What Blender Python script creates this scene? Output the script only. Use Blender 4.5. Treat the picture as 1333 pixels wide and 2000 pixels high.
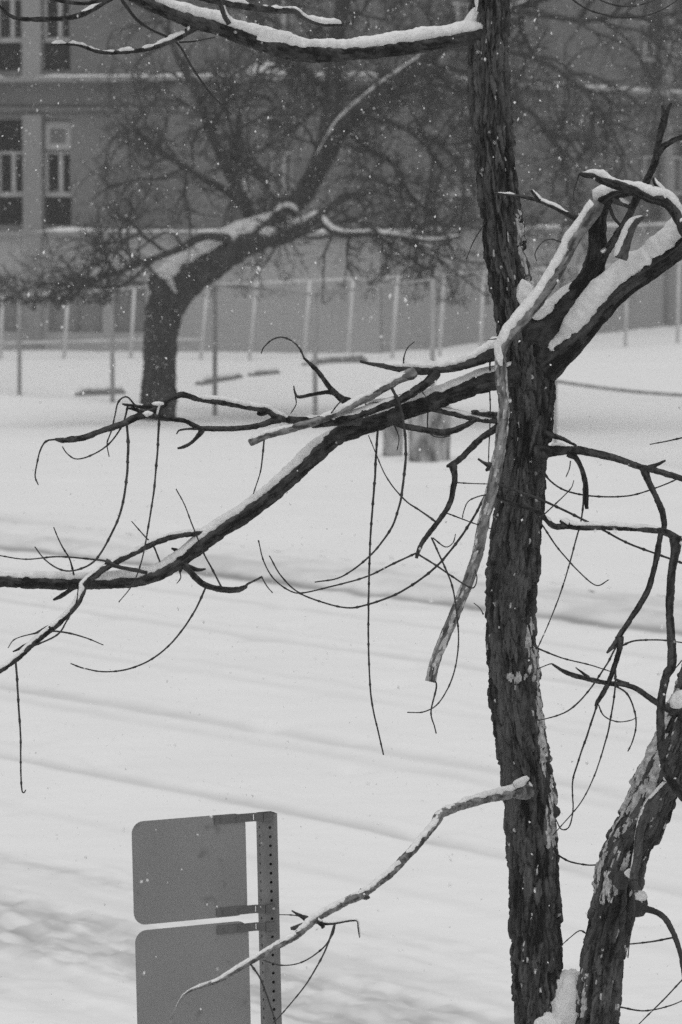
import bpy, math, random
import numpy as np
from mathutils import Vector

random.seed(7)
RNG = np.random.default_rng(11)
for o in list(bpy.data.objects):
    bpy.data.objects.remove(o)
SC = bpy.context.scene
COL = SC.collection

# ------------------------------------------------------------------ camera, sky, sun, exposure
CAM_H = 4.3
LENS = 135.0
K = 24.0 / 1333.0 / LENS            # tangent per photograph pixel
PITCH = math.atan(640 * K)          # looking slightly down from a first-floor window
cam_d = bpy.data.cameras.new("camera")
cam_d.lens = LENS
cam_d.sensor_fit = 'HORIZONTAL'
cam_d.sensor_width = 24.0
cam_d.clip_start = 0.5
cam_d.clip_end = 3000
cam_d.dof.use_dof = True
cam_d.dof.focus_distance = 12.0
cam_d.dof.aperture_fstop = 8.0
cam = bpy.data.objects.new("camera", cam_d)
COL.objects.link(cam)
cam.location = (0, 0, CAM_H)
cam.rotation_euler = (math.pi / 2 - PITCH, 0, 0)
SC.camera = cam

SUN_EL = math.radians(76)
w = bpy.data.worlds.new("World")
SC.world = w
w.use_nodes = True
nt = w.node_tree
sky = nt.nodes.new('ShaderNodeTexSky')
sky.sky_type = 'NISHITA'
sky.sun_disc = False
sky.sun_elevation = SUN_EL
sky.sun_rotation = math.pi
sky.dust_density = 6.0
sky.ozone_density = 1.0
bw = nt.nodes.new('ShaderNodeRGBToBW')
bg = nt.nodes['Background']
nt.links.new(sky.outputs[0], bw.inputs[0])
nt.links.new(bw.outputs[0], bg.inputs[0])
bg.inputs[1].default_value = 0.14

sun_d = bpy.data.lights.new("sun", 'SUN')
sun_d.energy = 1.0
sun_d.angle = math.radians(100)
sun_d.color = (1, 1, 1)
sun = bpy.data.objects.new("sun", sun_d)
COL.objects.link(sun)
# the sun stands high behind the cloud and a little behind the viewer: light travels towards +Y and down
sun.rotation_euler = Vector((0, math.cos(SUN_EL), -math.sin(SUN_EL))).to_track_quat('-Z', 'Y').to_euler()
sun.location = (0, -20, 60)

SC.view_settings.view_transform = 'Standard'
SC.view_settings.look = 'None'
SC.view_settings.exposure = -0.50
SC.view_settings.gamma = 1.0
SC.render.engine = 'CYCLES'
SC.cycles.max_bounces = 8
SC.cycles.diffuse_bounces = 4
SC.cycles.volume_bounces = 0
SC.cycles.use_adaptive_sampling = False
SC.cycles.use_light_tree = False
SC.cycles.use_denoising = False

# ------------------------------------------------------------------ helpers: space
cp, sp = math.cos(PITCH), math.sin(PITCH)


def at(px, py, d):
    """A point seen at photograph pixel px,py standing d metres away (world Y)."""
    xc = (px - 666.5) * K
    yc = -(py - 1000) * K
    ry = cp + yc * sp
    rz = -sp + yc * cp
    t = d / ry
    return np.array((xc * t, d, CAM_H + rz * t))


# ------------------------------------------------------------------ helpers: noise
def _h(ix, iy, iz, seed):
    n = (ix.astype(np.int64) * 374761393 + iy.astype(np.int64) * 668265263 + iz.astype(np.int64) * 2147483647 + seed * 974711) & 0xffffffff
    n = ((n ^ (n >> 13)) * 1274126177) & 0xffffffff
    n = ((n ^ (n >> 16)) * 2246822519) & 0xffffffff
    n = n ^ (n >> 15)
    return (n & 0xffffff) / float(0xffffff)


def vn(x, y, z, seed=0):
    x, y, z = np.broadcast_arrays(np.asarray(x, float), np.asarray(y, float), np.asarray(z, float))
    ix, iy, iz = np.floor(x).astype(int), np.floor(y).astype(int), np.floor(z).astype(int)
    fx, fy, fz = x - ix, y - iy, z - iz
    fx, fy, fz = [f * f * (3 - 2 * f) for f in (fx, fy, fz)]
    r = 0
    for a in (0, 1):
        for b in (0, 1):
            for c in (0, 1):
                wgt = (fx if a else 1 - fx) * (fy if b else 1 - fy) * (fz if c else 1 - fz)
                r = r + wgt * _h(ix + a, iy + b, iz + c, seed)
    return r


def fbm(x, y, z=0.0, seed=0, oct=4):
    r, a, s = 0, 0.5, 0
    for i in range(oct):
        r = r + a * vn(np.asarray(x) * 2 ** i, np.asarray(y) * 2 ** i, np.asarray(z) * 2 ** i, seed + i * 17)
        s += a
        a *= 0.5
    return r / s


def worley(u, v, nu, seed):
    """cells with period nu in u; returns F1, F2, cell random, offset in v from the cell centre"""
    iu, iv = np.floor(u).astype(int), np.floor(v).astype(int)
    F1 = np.full(u.shape, 9.0)
    F2 = np.full(u.shape, 9.0)
    R = np.zeros(u.shape)
    DV = np.zeros(u.shape)
    for a in (-1, 0, 1):
        for b in (-1, 0, 1):
            cu, cv = iu + a, iv + b
            wu = np.mod(cu, nu)
            z0 = np.zeros_like(wu)
            ju = _h(wu, cv, z0, seed)
            jv = _h(wu, cv, z0 + 1, seed)
            d = np.hypot(cu + ju - u, (cv + jv - v))
            near = d < F1
            F2 = np.where(near, F1, np.minimum(F2, d))
            R = np.where(near, _h(wu, cv, z0 + 2, seed), R)
            DV = np.where(near, v - cv - jv, DV)
            F1 = np.where(near, d, F1)
    return F1, F2, R, DV


# ------------------------------------------------------------------ helpers: objects
def mesh_np(name, V, F, attrs=None, smooth=True):
    V = np.asarray(V, dtype=np.float32)
    me = bpy.data.meshes.new(name)
    F = np.asarray(F, dtype=np.int32)
    n = F.shape[1]
    me.vertices.add(len(V))
    me.vertices.foreach_set('co', V.ravel())
    me.loops.add(F.size)
    me.loops.foreach_set('vertex_index', F.ravel())
    me.polygons.add(len(F))
    me.polygons.foreach_set('loop_start', np.arange(len(F), dtype=np.int32) * n)
    me.polygons.foreach_set('loop_total', np.full(len(F), n, dtype=np.int32))
    me.polygons.foreach_set('use_smooth', np.full(len(F), bool(smooth)))
    for k_, a in (attrs or {}).items():
        at_ = me.attributes.new(k_, 'FLOAT', 'POINT')
        at_.data.foreach_set('value', np.asarray(a, dtype=np.float32).ravel())
    me.update(calc_edges=True)
    return me


def link(name, me, mat=None, parent=None):
    o = bpy.data.objects.new(name, me)
    COL.objects.link(o)
    if mat is not None and me is not None:
        me.materials.append(mat)
    if parent is not None:
        o.parent = parent
        o.matrix_parent_inverse = parent.matrix_world.inverted() if False else world_of(parent).inverted()
    return o


def world_of(o):
    m = o.matrix_basis.copy()
    if o.parent:
        m = world_of(o.parent) @ o.matrix_parent_inverse @ m
    return m


def empty(name, loc, label, cat, group=None):
    o = bpy.data.objects.new(name, None)
    COL.objects.link(o)
    o.location = loc
    tag(o, label, cat, group)
    return o


def tag(o, label=None, cat=None, group=None, kind=None):
    for k_, v in (('label', label), ('category', cat), ('group', group), ('kind', kind)):
        if v:
            o[k_] = v
    return o


class MB:
    """collects quads"""
    def __init__(s):
        s.v, s.f = [], []

    def box(s, org, ax, ay, az):
        """box from a corner and three edge vectors"""
        org, ax, ay, az = [np.asarray(q, float) for q in (org, ax, ay, az)]
        b = len(s.v)
        for k_ in (0, 1):
            for j in (0, 1):
                for i in (0, 1):
                    s.v.append(org + i * ax + j * ay + k_ * az)
        if np.dot(np.cross(ax, ay), az) > 0:
            fs = [(0, 2, 3, 1), (4, 5, 7, 6), (0, 1, 5, 4), (2, 6, 7, 3), (0, 4, 6, 2), (1, 3, 7, 5)]
        else:
            fs = [(0, 1, 3, 2), (4, 6, 7, 5), (0, 4, 5, 1), (2, 3, 7, 6), (0, 2, 6, 4), (1, 5, 7, 3)]
        s.f += [tuple(b + q for q in f) for f in fs]
        return s

    def quad(s, a, b, c, d):
        n = len(s.v)
        s.v += [np.asarray(q, float) for q in (a, b, c, d)]
        s.f.append((n, n + 1, n + 2, n + 3))
        return s

    def rod(s, a, b, r0, r1=None, n=6):
        a, b = np.asarray(a, float), np.asarray(b, float)
        r1 = r0 if r1 is None else r1
        t = (b - a) / np.linalg.norm(b - a)
        h = np.array((0, 0, 1.0)) if abs(t[2]) < 0.9 else np.array((1.0, 0, 0))
        e1 = np.cross(t, h); e1 /= np.linalg.norm(e1)
        e2 = np.cross(t, e1)
        base = len(s.v)
        for p, r in ((a, r0), (b, r1)):
            for i in range(n):
                q = 2 * math.pi * i / n
                s.v.append(p + r * (math.cos(q) * e1 + math.sin(q) * e2))
        for i in range(n):
            j = (i + 1) % n
            s.f.append((base + i, base + j, base + n + j, base + n + i))
        # caps as fans of quads (degenerate-free: centre vertices)
        for off, flip in ((0, True), (n, False)):
            c = len(s.v)
            s.v.append(a if off == 0 else b)
            for i in range(0, n, 2):
                q = (c, base + off + i, base + off + (i + 1) % n, base + off + (i + 2) % n)
                s.f.append(q[::-1] if flip else q)
        return s

    def build(s, name, mat, parent=None, smooth=False, bevel=0):
        me = mesh_np(name, np.array(s.v), np.array(s.f), smooth=smooth)
        o = link(name, me, mat, parent)
        if bevel:
            m = o.modifiers.new('bevel', 'BEVEL')
            m.width = bevel
            m.segments = 2
        return o


# ------------------------------------------------------------------ materials (all grey: a black-and-white winter day)
def mat(name, lo, hi, scale=8.0, rough=0.8, stretch=(1, 1, 1), bump=0.0, bscale=None, attr=None, detail=6.0, metallic=0.0, bdist=0.01, spec=0.3):
    m = bpy.data.materials.new(name)
    m.use_nodes = True
    n = m.node_tree
    L = n.links.new
    p = n.nodes['Principled BSDF']
    p.inputs['Roughness'].default_value = rough
    p.inputs['Metallic'].default_value = metallic
    p.inputs['Specular IOR Level'].default_value = spec
    tc = n.nodes.new('ShaderNodeTexCoord')
    mp = n.nodes.new('ShaderNodeMapping')
    mp.inputs['Scale'].default_value = stretch
    L(tc.outputs['Object'], mp.inputs['Vector'])
    no = n.nodes.new('ShaderNodeTexNoise')
    no.inputs['Scale'].default_value = scale
    no.inputs['Detail'].default_value = detail
    L(mp.outputs[0], no.inputs['Vector'])
    rmp = n.nodes.new('ShaderNodeMapRange')
    rmp.inputs['From Min'].default_value = 0.3
    rmp.inputs['From Max'].default_value = 0.7
    fac = no.outputs['Fac']
    if attr:
        a = n.nodes.new('ShaderNodeAttribute')
        a.attribute_name = attr
        mm = n.nodes.new('ShaderNodeMath')
        mm.operation = 'MULTIPLY_ADD'
        mm.inputs[1].default_value = 0.5
        L(a.outputs['Fac'], mm.inputs[0])
        half = n.nodes.new('ShaderNodeMath')
        half.operation = 'MULTIPLY'
        half.inputs[1].default_value = 0.5
        L(no.outputs['Fac'], half.inputs[0])
        L(half.outputs[0], mm.inputs[2])
        fac = mm.outputs[0]
    L(fac, rmp.inputs['Value'])
    mx = n.nodes.new('ShaderNodeMix')
    mx.data_type = 'RGBA'
    mx.inputs['A'].default_value = (lo, lo, lo, 1)
    mx.inputs['B'].default_value = (hi, hi, hi, 1)
    L(rmp.outputs[0], mx.inputs['Factor'])
    L(mx.outputs['Result'], p.inputs['Base Color'])
    if bump:
        nb = n.nodes.new('ShaderNodeTexNoise')
        nb.inputs['Scale'].default_value = bscale or scale * 3
        nb.inputs['Detail'].default_value = 8
        L(mp.outputs[0], nb.inputs['Vector'])
        bp = n.nodes.new('ShaderNodeBump')
        bp.inputs['Strength'].default_value = bump
        bp.inputs['Distance'].default_value = bdist
        L(nb.outputs['Fac'], bp.inputs['Height'])
        L(bp.outputs[0], p.inputs['Normal'])
    return m


M = {}
M['bark'] = mat('bark', 0.016, 0.118, 26, 0.95, (1, 1, 0.28), 0.9, 60, 'tone', bdist=0.012, spec=0.1)
M['pale_bark'] = mat('pale_bark', 0.04, 0.12, 40, 0.9, (1, 1, 0.5), 0.5, 120, 'tone', bdist=0.003, spec=0.2)
M['limb_bark'] = mat('limb_bark', 0.016, 0.085, 34, 0.95, (1, 1, 0.5), 0.8, 80, 'tone', bdist=0.008, spec=0.1)
M['dusted_bark'] = mat('dusted_bark', 0.06, 0.30, 28, 0.95, (1, 1, 0.7), 0.6, 90, 'tone', bdist=0.005, spec=0.1)
M['packed_snow'] = mat('packed_snow', 0.26, 0.66, 55, 0.9, bump=0.6, bscale=180, bdist=0.004, spec=0.1)
M['twig'] = mat('twig', 0.03, 0.06, 20, 0.8, spec=0.2)
M['far_twig'] = mat('far_twig', 0.038, 0.065, 3, 0.95)
M['far_bark'] = mat('far_bark', 0.018, 0.075, 9, 0.95, (1, 1, 0.3), 0.5, 8, bdist=0.03)
M['snow'] = mat('snow', 0.68, 0.82, 40, 0.8, bump=0.5, bscale=110, bdist=0.010, spec=0.1)
M['brick'] = mat('brick', 0.12, 0.185, 0.9, 0.95, bump=0.4, bscale=14, bdist=0.01)
M['concrete'] = mat('concrete', 0.33, 0.41, 0.4, 0.9, bump=0.2, bscale=8, bdist=0.01)
M['pilaster'] = mat('pilaster', 0.23, 0.29, 0.8, 0.9)
M['glass'] = mat('glass', 0.006, 0.012, 1.0, 0.4, spec=0.1)
M['dull_glass'] = mat('dull_glass', 0.17, 0.24, 0.8, 0.5)
M['pale_paint'] = mat('pale_paint', 0.56, 0.66, 3, 0.7)
M['frame'] = mat('frame', 0.38, 0.46, 1.5, 0.6)
M['spandrel'] = mat('spandrel', 0.008, 0.016, 1.5, 0.8, spec=0.1)
M['galv'] = mat('galvanised_steel', 0.26, 0.34, 10, 0.5, metallic=0.5)
M['far_galv'] = mat('weathered_galvanised_steel', 0.30, 0.40, 3, 0.7)
M['sign'] = mat('sign_back', 0.24, 0.27, 5, 0.5, metallic=0.35, bump=0.05, bscale=200, bdist=0.001)
n_ = M['sign'].node_tree
p_ = n_.nodes['Principled BSDF']
src_ = p_.inputs['Base Color'].links[0].from_socket
no_ = n_.nodes.new('ShaderNodeTexNoise')
no_.inputs['Scale'].default_value = 13
no_.inputs['Detail'].default_value = 5
rm_ = n_.nodes.new('ShaderNodeMapRange')
rm_.inputs['From Min'].default_value = 0.62
rm_.inputs['From Max'].default_value = 0.74
mx_ = n_.nodes.new('ShaderNodeMix')
mx_.data_type = 'RGBA'
mx_.inputs['B'].default_value = (0.15, 0.15, 0.15, 1)
n_.links.new(n_.nodes['Texture Coordinate'].outputs['Object'], no_.inputs['Vector'])
n_.links.new(no_.outputs['Fac'], rm_.inputs['Value'])
n_.links.new(rm_.outputs[0], mx_.inputs['Factor'])
n_.links.new(src_, mx_.inputs['A'])
n_.links.new(mx_.outputs['Result'], p_.inputs['Base Color'])
M['bracket'] = mat('bracket_steel', 0.11, 0.15, 20, 0.5, metallic=0.3)
M['post'] = mat('post_steel', 0.15, 0.22, 30, 0.55, (1, 1, 0.3), metallic=0.35)
M['stump'] = mat('weathered_wood', 0.06, 0.55, 6.5, 0.95, (1, 1, 0.5), 0.5, 20, bdist=0.02)
M['kerbstone'] = mat('kerb_concrete', 0.13, 0.2, 6, 0.95, bump=0.3)
M['wire'] = mat('cable_sheath', 0.03, 0.05, 5, 0.7)
fm = bpy.data.materials.new('snowflake')
fm.use_nodes = True
fn = fm.node_tree
fn.nodes.remove(fn.nodes['Principled BSDF'])
fd, ft, fx_ = fn.nodes.new('ShaderNodeBsdfDiffuse'), fn.nodes.new('ShaderNodeBsdfTranslucent'), fn.nodes.new('ShaderNodeMixShader')
for q_ in (fd, ft):
    q_.inputs['Color'].default_value = (0.97, 0.97, 0.97, 1)
fn.links.new(fd.outputs[0], fx_.inputs[1])
fn.links.new(ft.outputs[0], fx_.inputs[2])
fn.links.new(fx_.outputs[0], fn.nodes['Material Output'].inputs['Surface'])
M['flake'] = fm


def snow_ground(name, clean, dirty):
    m = mat(name, clean, clean + 0.03, 0.7, 0.85, bump=0.5, bscale=9, bdist=0.02, spec=0.1)
    n = m.node_tree
    L = n.links.new
    p = n.nodes['Principled BSDF']
    src = p.inputs['Base Color'].links[0].from_socket
    a = n.nodes.new('ShaderNodeAttribute')
    a.attribute_name = 'dirt'
    mx = n.nodes.new('ShaderNodeMix')
    mx.data_type = 'RGBA'
    mx.inputs['B'].default_value = (dirty, dirty, dirty, 1)
    L(a.outputs['Fac'], mx.inputs['Factor'])
    L(src, mx.inputs['A'])
    L(mx.outputs['Result'], p.inputs['Base Color'])
    return m


M['snow_ground'] = snow_ground('snow_cover', 0.80, 0.30)

# ------------------------------------------------------------------ the ground
RA = math.radians(39.5)                      # the street runs away to the left
DU = np.array((-math.sin(RA), math.cos(RA)))  # along the street
DW = np.array((math.cos(RA), math.sin(RA)))   # across it, away from the camera


def uw(x, y):
    return x * DU[0] + y * DU[1], x * DW[0] + y * DW[1]


W_NEAR, W_FAR = 9.3, 25.35
TRACKS = [(11.3, .13, .6), (11.75, .10, .6), (12.3, .16, .8), (12.75, .10, .5), (13.2, .12, .35), (16.05, .11, 1.0), (14.75, .09, .35), (17.9, .11, .4), (18.35, .15, .9), (20.15, .12, .45), (20.6, .10, .3), (22.2, .12, .9), (22.6, .1, .4), (24.0, .12, .5)]


def ground_fn(u, w):
    """height and dirtiness of the snow in street coordinates"""
    z = np.zeros_like(u)
    dirt = np.zeros_like(u)
    wob = (fbm(u * 0.05, w * 0.12, 0, 3, 3) - 0.5) * 0.35
    patch = np.clip((fbm(u * 0.14, w * 1.2, 0, 8, 3) - 0.34) * 2.6, 0, 1)
    grit = fbm(u * 1.6, w * 6.0, 0, 21, 4)
    onroad = (w > W_NEAR) & (w < W_FAR)
    for wc, wd, a in TRACKS:
        q = (w - wc - wob) / wd
        g = np.exp(-q * q)
        z -= 0.028 * a * g * (0.5 + 0.5 * patch)
        z += 0.014 * a * (np.exp(-(q - 2.0) ** 2 * 1.4) + np.exp(-(q + 2.0) ** 2 * 1.4)) * (0.4 + fbm(u * 3, w * 3, 0, 4, 3))
        dirt += 0.5 * a * g * (0.4 + 0.6 * patch) * (0.35 + grit)
    # rough slush thrown up in the near lane, the debris ridge and the far gutter
    for lo, hi, a, s in ((9.6, 13.3, .50, 5), (12.9, 14.1, .5, 6), (24.6, 27.4, .42, 9)):
        band = np.clip((w - wob * 1.5 - lo) / 0.7, 0, 1) * np.clip((hi - w + wob * 1.5) / 0.7, 0, 1)
        if lo > 20:      # far gutter: finely speckled, evenly grey
            fine = np.clip((fbm(u * 2.2, w * 4.0, 0, s, 4) - 0.36) * 3, 0, 1)
            dirt += band * a * (0.35 + 0.65 * fine) * np.clip((fbm(u * 0.2, w * 1.6, 0, s + 2, 3) - 0.22) * 2.6, 0.2, 1)
            z += band * (fbm(u * 3.0, w * 4.0, 0, s + 1, 3) - 0.5) * 0.05
        else:            # near lane: churned crumbs in streaks along the street
            fine = 0.5 * np.clip((fbm(u * 7.0, w * 9.0, 0, s, 3) - 0.40) * 4, 0, 1) + 0.6 * np.clip((fbm(u * 1.3, w * 16.0, 0, s + 7, 3) - 0.42) * 4, 0, 1)
            streak = np.clip((fbm(u * 0.22, w * 1.8, 0, s + 2, 3) - 0.34) * 4, 0.05, 1)
            dirt += band * a * fine * streak + 0.10 * band * streak
            z += band * ((fbm(u * 8, w * 10.0, 0, s + 1, 3) - 0.5) * 0.05 + (fbm(u * 1.3, w * 16.0, 0, s + 6, 2) - 0.5) * 0.012) * (0.35 + streak)
    # kerb edge on the far side shows as one thin dirty line
    q = (w - W_FAR - wob * 0.4) / 0.08
    dirt += 0.85 * np.exp(-q * q) * (0.3 + 0.7 * np.clip((fbm(u * 0.08, 2.0, 0, 15, 3) - 0.3) * 3, 0, 1))
    far = np.clip((w - W_FAR) / 0.35, 0, 1)
    near = np.clip((W_NEAR - w) / 0.35, 0, 1)
    z += 0.12 * far + 0.12 * near
    z += (fbm(u * 0.35, w * 0.5, 0, 31, 3) - 0.5) * (0.015 + 0.10 * np.clip((w - 27) / 8, 0, 1))
    z += (fbm(u * 3.0, w * 3.0, 0, 33, 4) - 0.5) * 0.03
    # scattered scuffs and foot holes
    F1, F2, R, DV = worley(u * 0.9, w * 0.9, 100000, 5)
    hole = np.exp(-(F1 / 0.17) ** 2) * (R > 0.72)
    z -= 0.05 * hole
    dirt += 0.10 * hole * grit * 1.6
    # windblown drift against the building and low mound in the yard
    x = u * DU[0] + w * DW[0]
    y = u * DU[1] + w * DW[1]
    z += 0.05 * np.exp(-((x + 3.2) ** 2 + (y - 67.2) ** 2) / 0.75)
    z += 0.22 * np.exp(-((x - 1.0) / 3.0) ** 2 - ((y - 84) / 3.0) ** 2)
    return z + 0.06, np.clip(dirt, 0, 1)


def zg(x, y):
    u, w_ = uw(x, y)
    return float(ground_fn(np.array([u]), np.array([w_]))[0][0])


def sheet(name, us, ws):
    U, Wg = np.meshgrid(us, ws, indexing='ij')
    z, d = ground_fn(U, Wg)
    V = np.stack((U * DU[0] + Wg * DW[0], U * DU[1] + Wg * DW[1], z), -1).reshape(-1, 3)
    nu, nw = len(us), len(ws)
    i, j = np.meshgrid(np.arange(nu - 1), np.arange(nw - 1), indexing='ij')
    a = (i * nw + j).ravel()
    F = np.stack((a, a + 1, a + nw + 1, a + nw), -1)
    n0 = np.cross(V[F[0][1]] - V[F[0][0]], V[F[0][3]] - V[F[0][0]])
    if n0[2] < 0:
        F = F[:, ::-1]
    o = link(name, mesh_np(name, V, F, {'dirt': d}), M['snow_ground'])
    return tag(o, kind='structure')


def spaced(a, b, fa, fb, fine, coarse):
    left = np.arange(a, fa, coarse)
    right = np.arange(fb + coarse, b + coarse * 0.5, coarse)
    return np.concatenate((left, np.arange(fa, fb, fine), [fb], right))


sheet('verge', spaced(-60, 120, 2, 22, 0.25, 6), np.concatenate((np.arange(-40, 4, 4.0), np.arange(4, W_NEAR + 0.01, 0.2655))))
sheet('road', np.concatenate((np.arange(-80, 12, 4.0), np.arange(12, 23, 0.035), np.arange(23, 42, 0.07), np.arange(42, 165, 4.0))), np.concatenate((np.arange(W_NEAR + 0.0045, 14.5, 0.028), np.linspace(14.5, W_FAR + 1.5, 290))))
sheet('snow_field', spaced(-120, 260, 20, 92, 0.2, 8), np.concatenate((np.linspace(W_FAR + 1.504, 48, 150), np.arange(48.3, 95, 0.5), np.arange(96, 300, 12.0))))
gm = MB()
gm.quad((-1500, -600, -0.4), (1500, -600, -0.4), (1500, 2400, -0.4), (-1500, 2400, -0.4))
tag(gm.build('ground', M['snow_ground']), kind='structure')

# ------------------------------------------------------------------ the school-like building behind the yard
UP = np.array((0, 0, 1.0))


def ray_xy(px):
    return np.array(((px - 666.5) * K / cp, 1.0))      # X over Y, near enough at the horizon


class Facade:
    """a wall line: origin, direction along it, outward normal towards the viewer"""
    def __init__(s, p0, p1):
        s.o = np.array((p0[0], p0[1], 0.0))
        d = np.array((p1[0] - p0[0], p1[1] - p0[1], 0.0))
        s.len = np.linalg.norm(d)
        s.d = d / s.len
        s.n = np.array((s.d[1], -s.d[0], 0.0))
        if s.n[1] > 0:
            s.n = -s.n

    def s_of(s, px):
        r = ray_xy(px)                       # point = r * t ; o + d*q
        A = np.array(((r[0], -s.d[0]), (r[1], -s.d[1])))
        t, q = np.linalg.solve(A, s.o[:2])
        return q

    def p(s, q, z, out=0.0):
        return s.o + s.d * q + s.n * out + UP * z

    def box(s, mb, q0, q1, z0, z1, out0, out1):
        return mb.box(s.p(q0, z0, out0), s.d * (q1 - q0), s.n * (out1 - out0), UP * (z1 - z0))


def wall_with_openings(f, q0, q1, z0, z1, openings, name, m, parent, thick=0.35, out=0.0):
    """grid of solid cells around real openings (q0,q1,z0,z1)"""
    qs = sorted({q0, q1} | {v for o in openings for v in o[:2]})
    zs = sorted({z0, z1} | {v for o in openings for v in o[2:]})
    mb = MB()
    inside = lambda a, b: any(o[0] < a < o[1] and o[2] < b < o[3] for o in openings)
    for i in range(len(qs) - 1):
        for j in range(len(zs) - 1):
            a, b, c, d = qs[i], qs[i + 1], zs[j], zs[j + 1]
            if inside((a + b) / 2, (c + d) / 2):
                continue
            mb.quad(f.p(a, c, out), f.p(b, c, out), f.p(b, d, out), f.p(a, d, out))
    for a, b, c, d in openings:            # reveals
        t = out - thick
        mb.quad(f.p(a, c, out), f.p(a, d, out), f.p(a, d, t), f.p(a, c, t))
        mb.quad(f.p(b, c, out), f.p(b, c, t), f.p(b, d, t), f.p(b, d, out))
        mb.quad(f.p(a, c, out), f.p(a, c, t), f.p(b, c, t), f.p(b, c, out))
        mb.quad(f.p(a, d, out), f.p(b, d, out), f.p(b, d, t), f.p(a, d, t))
    return mb.build(name, m, parent)


Z_L0, Z_L1, Z_L2 = 3.13, 6.96, 10.79      # the snow-covered ledges
STOREY = Z_L1 - Z_L0


def snow_strip(f, q0, q1, z, out0, out1, h, parent, seed):
    """a soft bank of snow lying on a ledge"""
    n = max(6, int((q1 - q0) / 0.12))
    qs = np.linspace(q0, q1, n)
    hh = h * (0.25 + 1.3 * fbm(qs * 0.7, 0, 0, seed, 4)) * np.clip((vn(qs * 0.6, 3, 1, seed + 9) - 0.22) * 5, 0.06, 1)
    prof = [(out0, -0.01), (out0, 0.7), (out0 + (out1 - out0) * .4, 1.0), (out0 + (out1 - out0) * .8, .75), (out1, 0.2), (out1, -0.01)]
    V = []
    for q, k_ in zip(qs, hh):
        for o_, zz in prof:
            V.append(f.p(q, z + (zz * k_ if zz > 0 else 0.001), o_))
    V = np.array(V)
    m_ = len(prof)
    F = []
    for i in range(n - 1):
        for j in range(m_ - 1):
            a = i * m_ + j
            F.append((a, a + m_, a + m_ + 1, a + 1))
    return link('snow', mesh_np('snow', V, np.array(F)), M['snow'], parent)


def window(f, q, wd, z0, z1, parent, unit=False, gl='glass', pn_m='spandrel'):
    """tall three-tier window: transom light, twin sashes with a pale frame, dark lower panel"""
    a, b = q - wd / 2, q + wd / 2
    h = z1 - z0
    zl, zm = z0 + 0.29 * h, z0 + 0.70 * h
    wroot = MB()
    f.box(wroot, a, b, z0, z1, -0.36, -0.33)
    wo = wroot.build('window', M[gl], parent)
    fr = MB()
    t = 0.07
    f.box(fr, a, b, zl, zl + t, -0.30, -0.20)
    f.box(fr, a, b, zm - t, zm, -0.30, -0.20)
    f.box(fr, a, a + t, zl + t, zm - t, -0.30, -0.20)
    f.box(fr, b - t, b, zl + t, zm - t, -0.30, -0.20)
    f.box(fr, q - 0.01, q + 0.10, zl + t, zm - t, -0.30, -0.21)
    fr.build('frame', M['frame'], wo)
    pn = MB()
    f.box(pn, a, b, z0, zl - 0.002, -0.32, -0.26)
    pn.build('lower_panel', M[pn_m], wo)
    sl = MB()
    f.box(sl, a - 0.03, b + 0.03, zl - 0.05, zl + 0.01, -0.255, -0.12)
    sl.build('sill', M['frame'], wo)
    if unit:
        u_ = MB()
        c0, c1, y0, y1 = a + 0.02, b - 0.02, zm + 0.04, z1 - 0.04
        f.box(u_, c0, c1, y0, y1, -0.30, -0.12)
        ac = u_.build('air_conditioner', M['frame'], wo)
        g_ = MB()
        f.box(g_, c0 + 0.14, c1 - 0.14, y0 + 0.16, y1 - 0.18, -0.118, -0.11)
        g_.build('grille', M['brick'], wo)
    return wo


# left block: nearly square-on, its corner hidden behind the far tree; right block stands further back
pL1 = ray_xy(745) * 94.5
pL0 = ray_xy(-700) * 97.8
FL = Facade(pL0, pL1)
pR0 = pL1 + np.array((-0.10, 0.02))
pR1 = ray_xy(1333) * 113.0
dR = (pR1 - pR0)
pR1x = pR0 + dR * 2.4
FR = Facade(pR0, pR1x)


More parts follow.
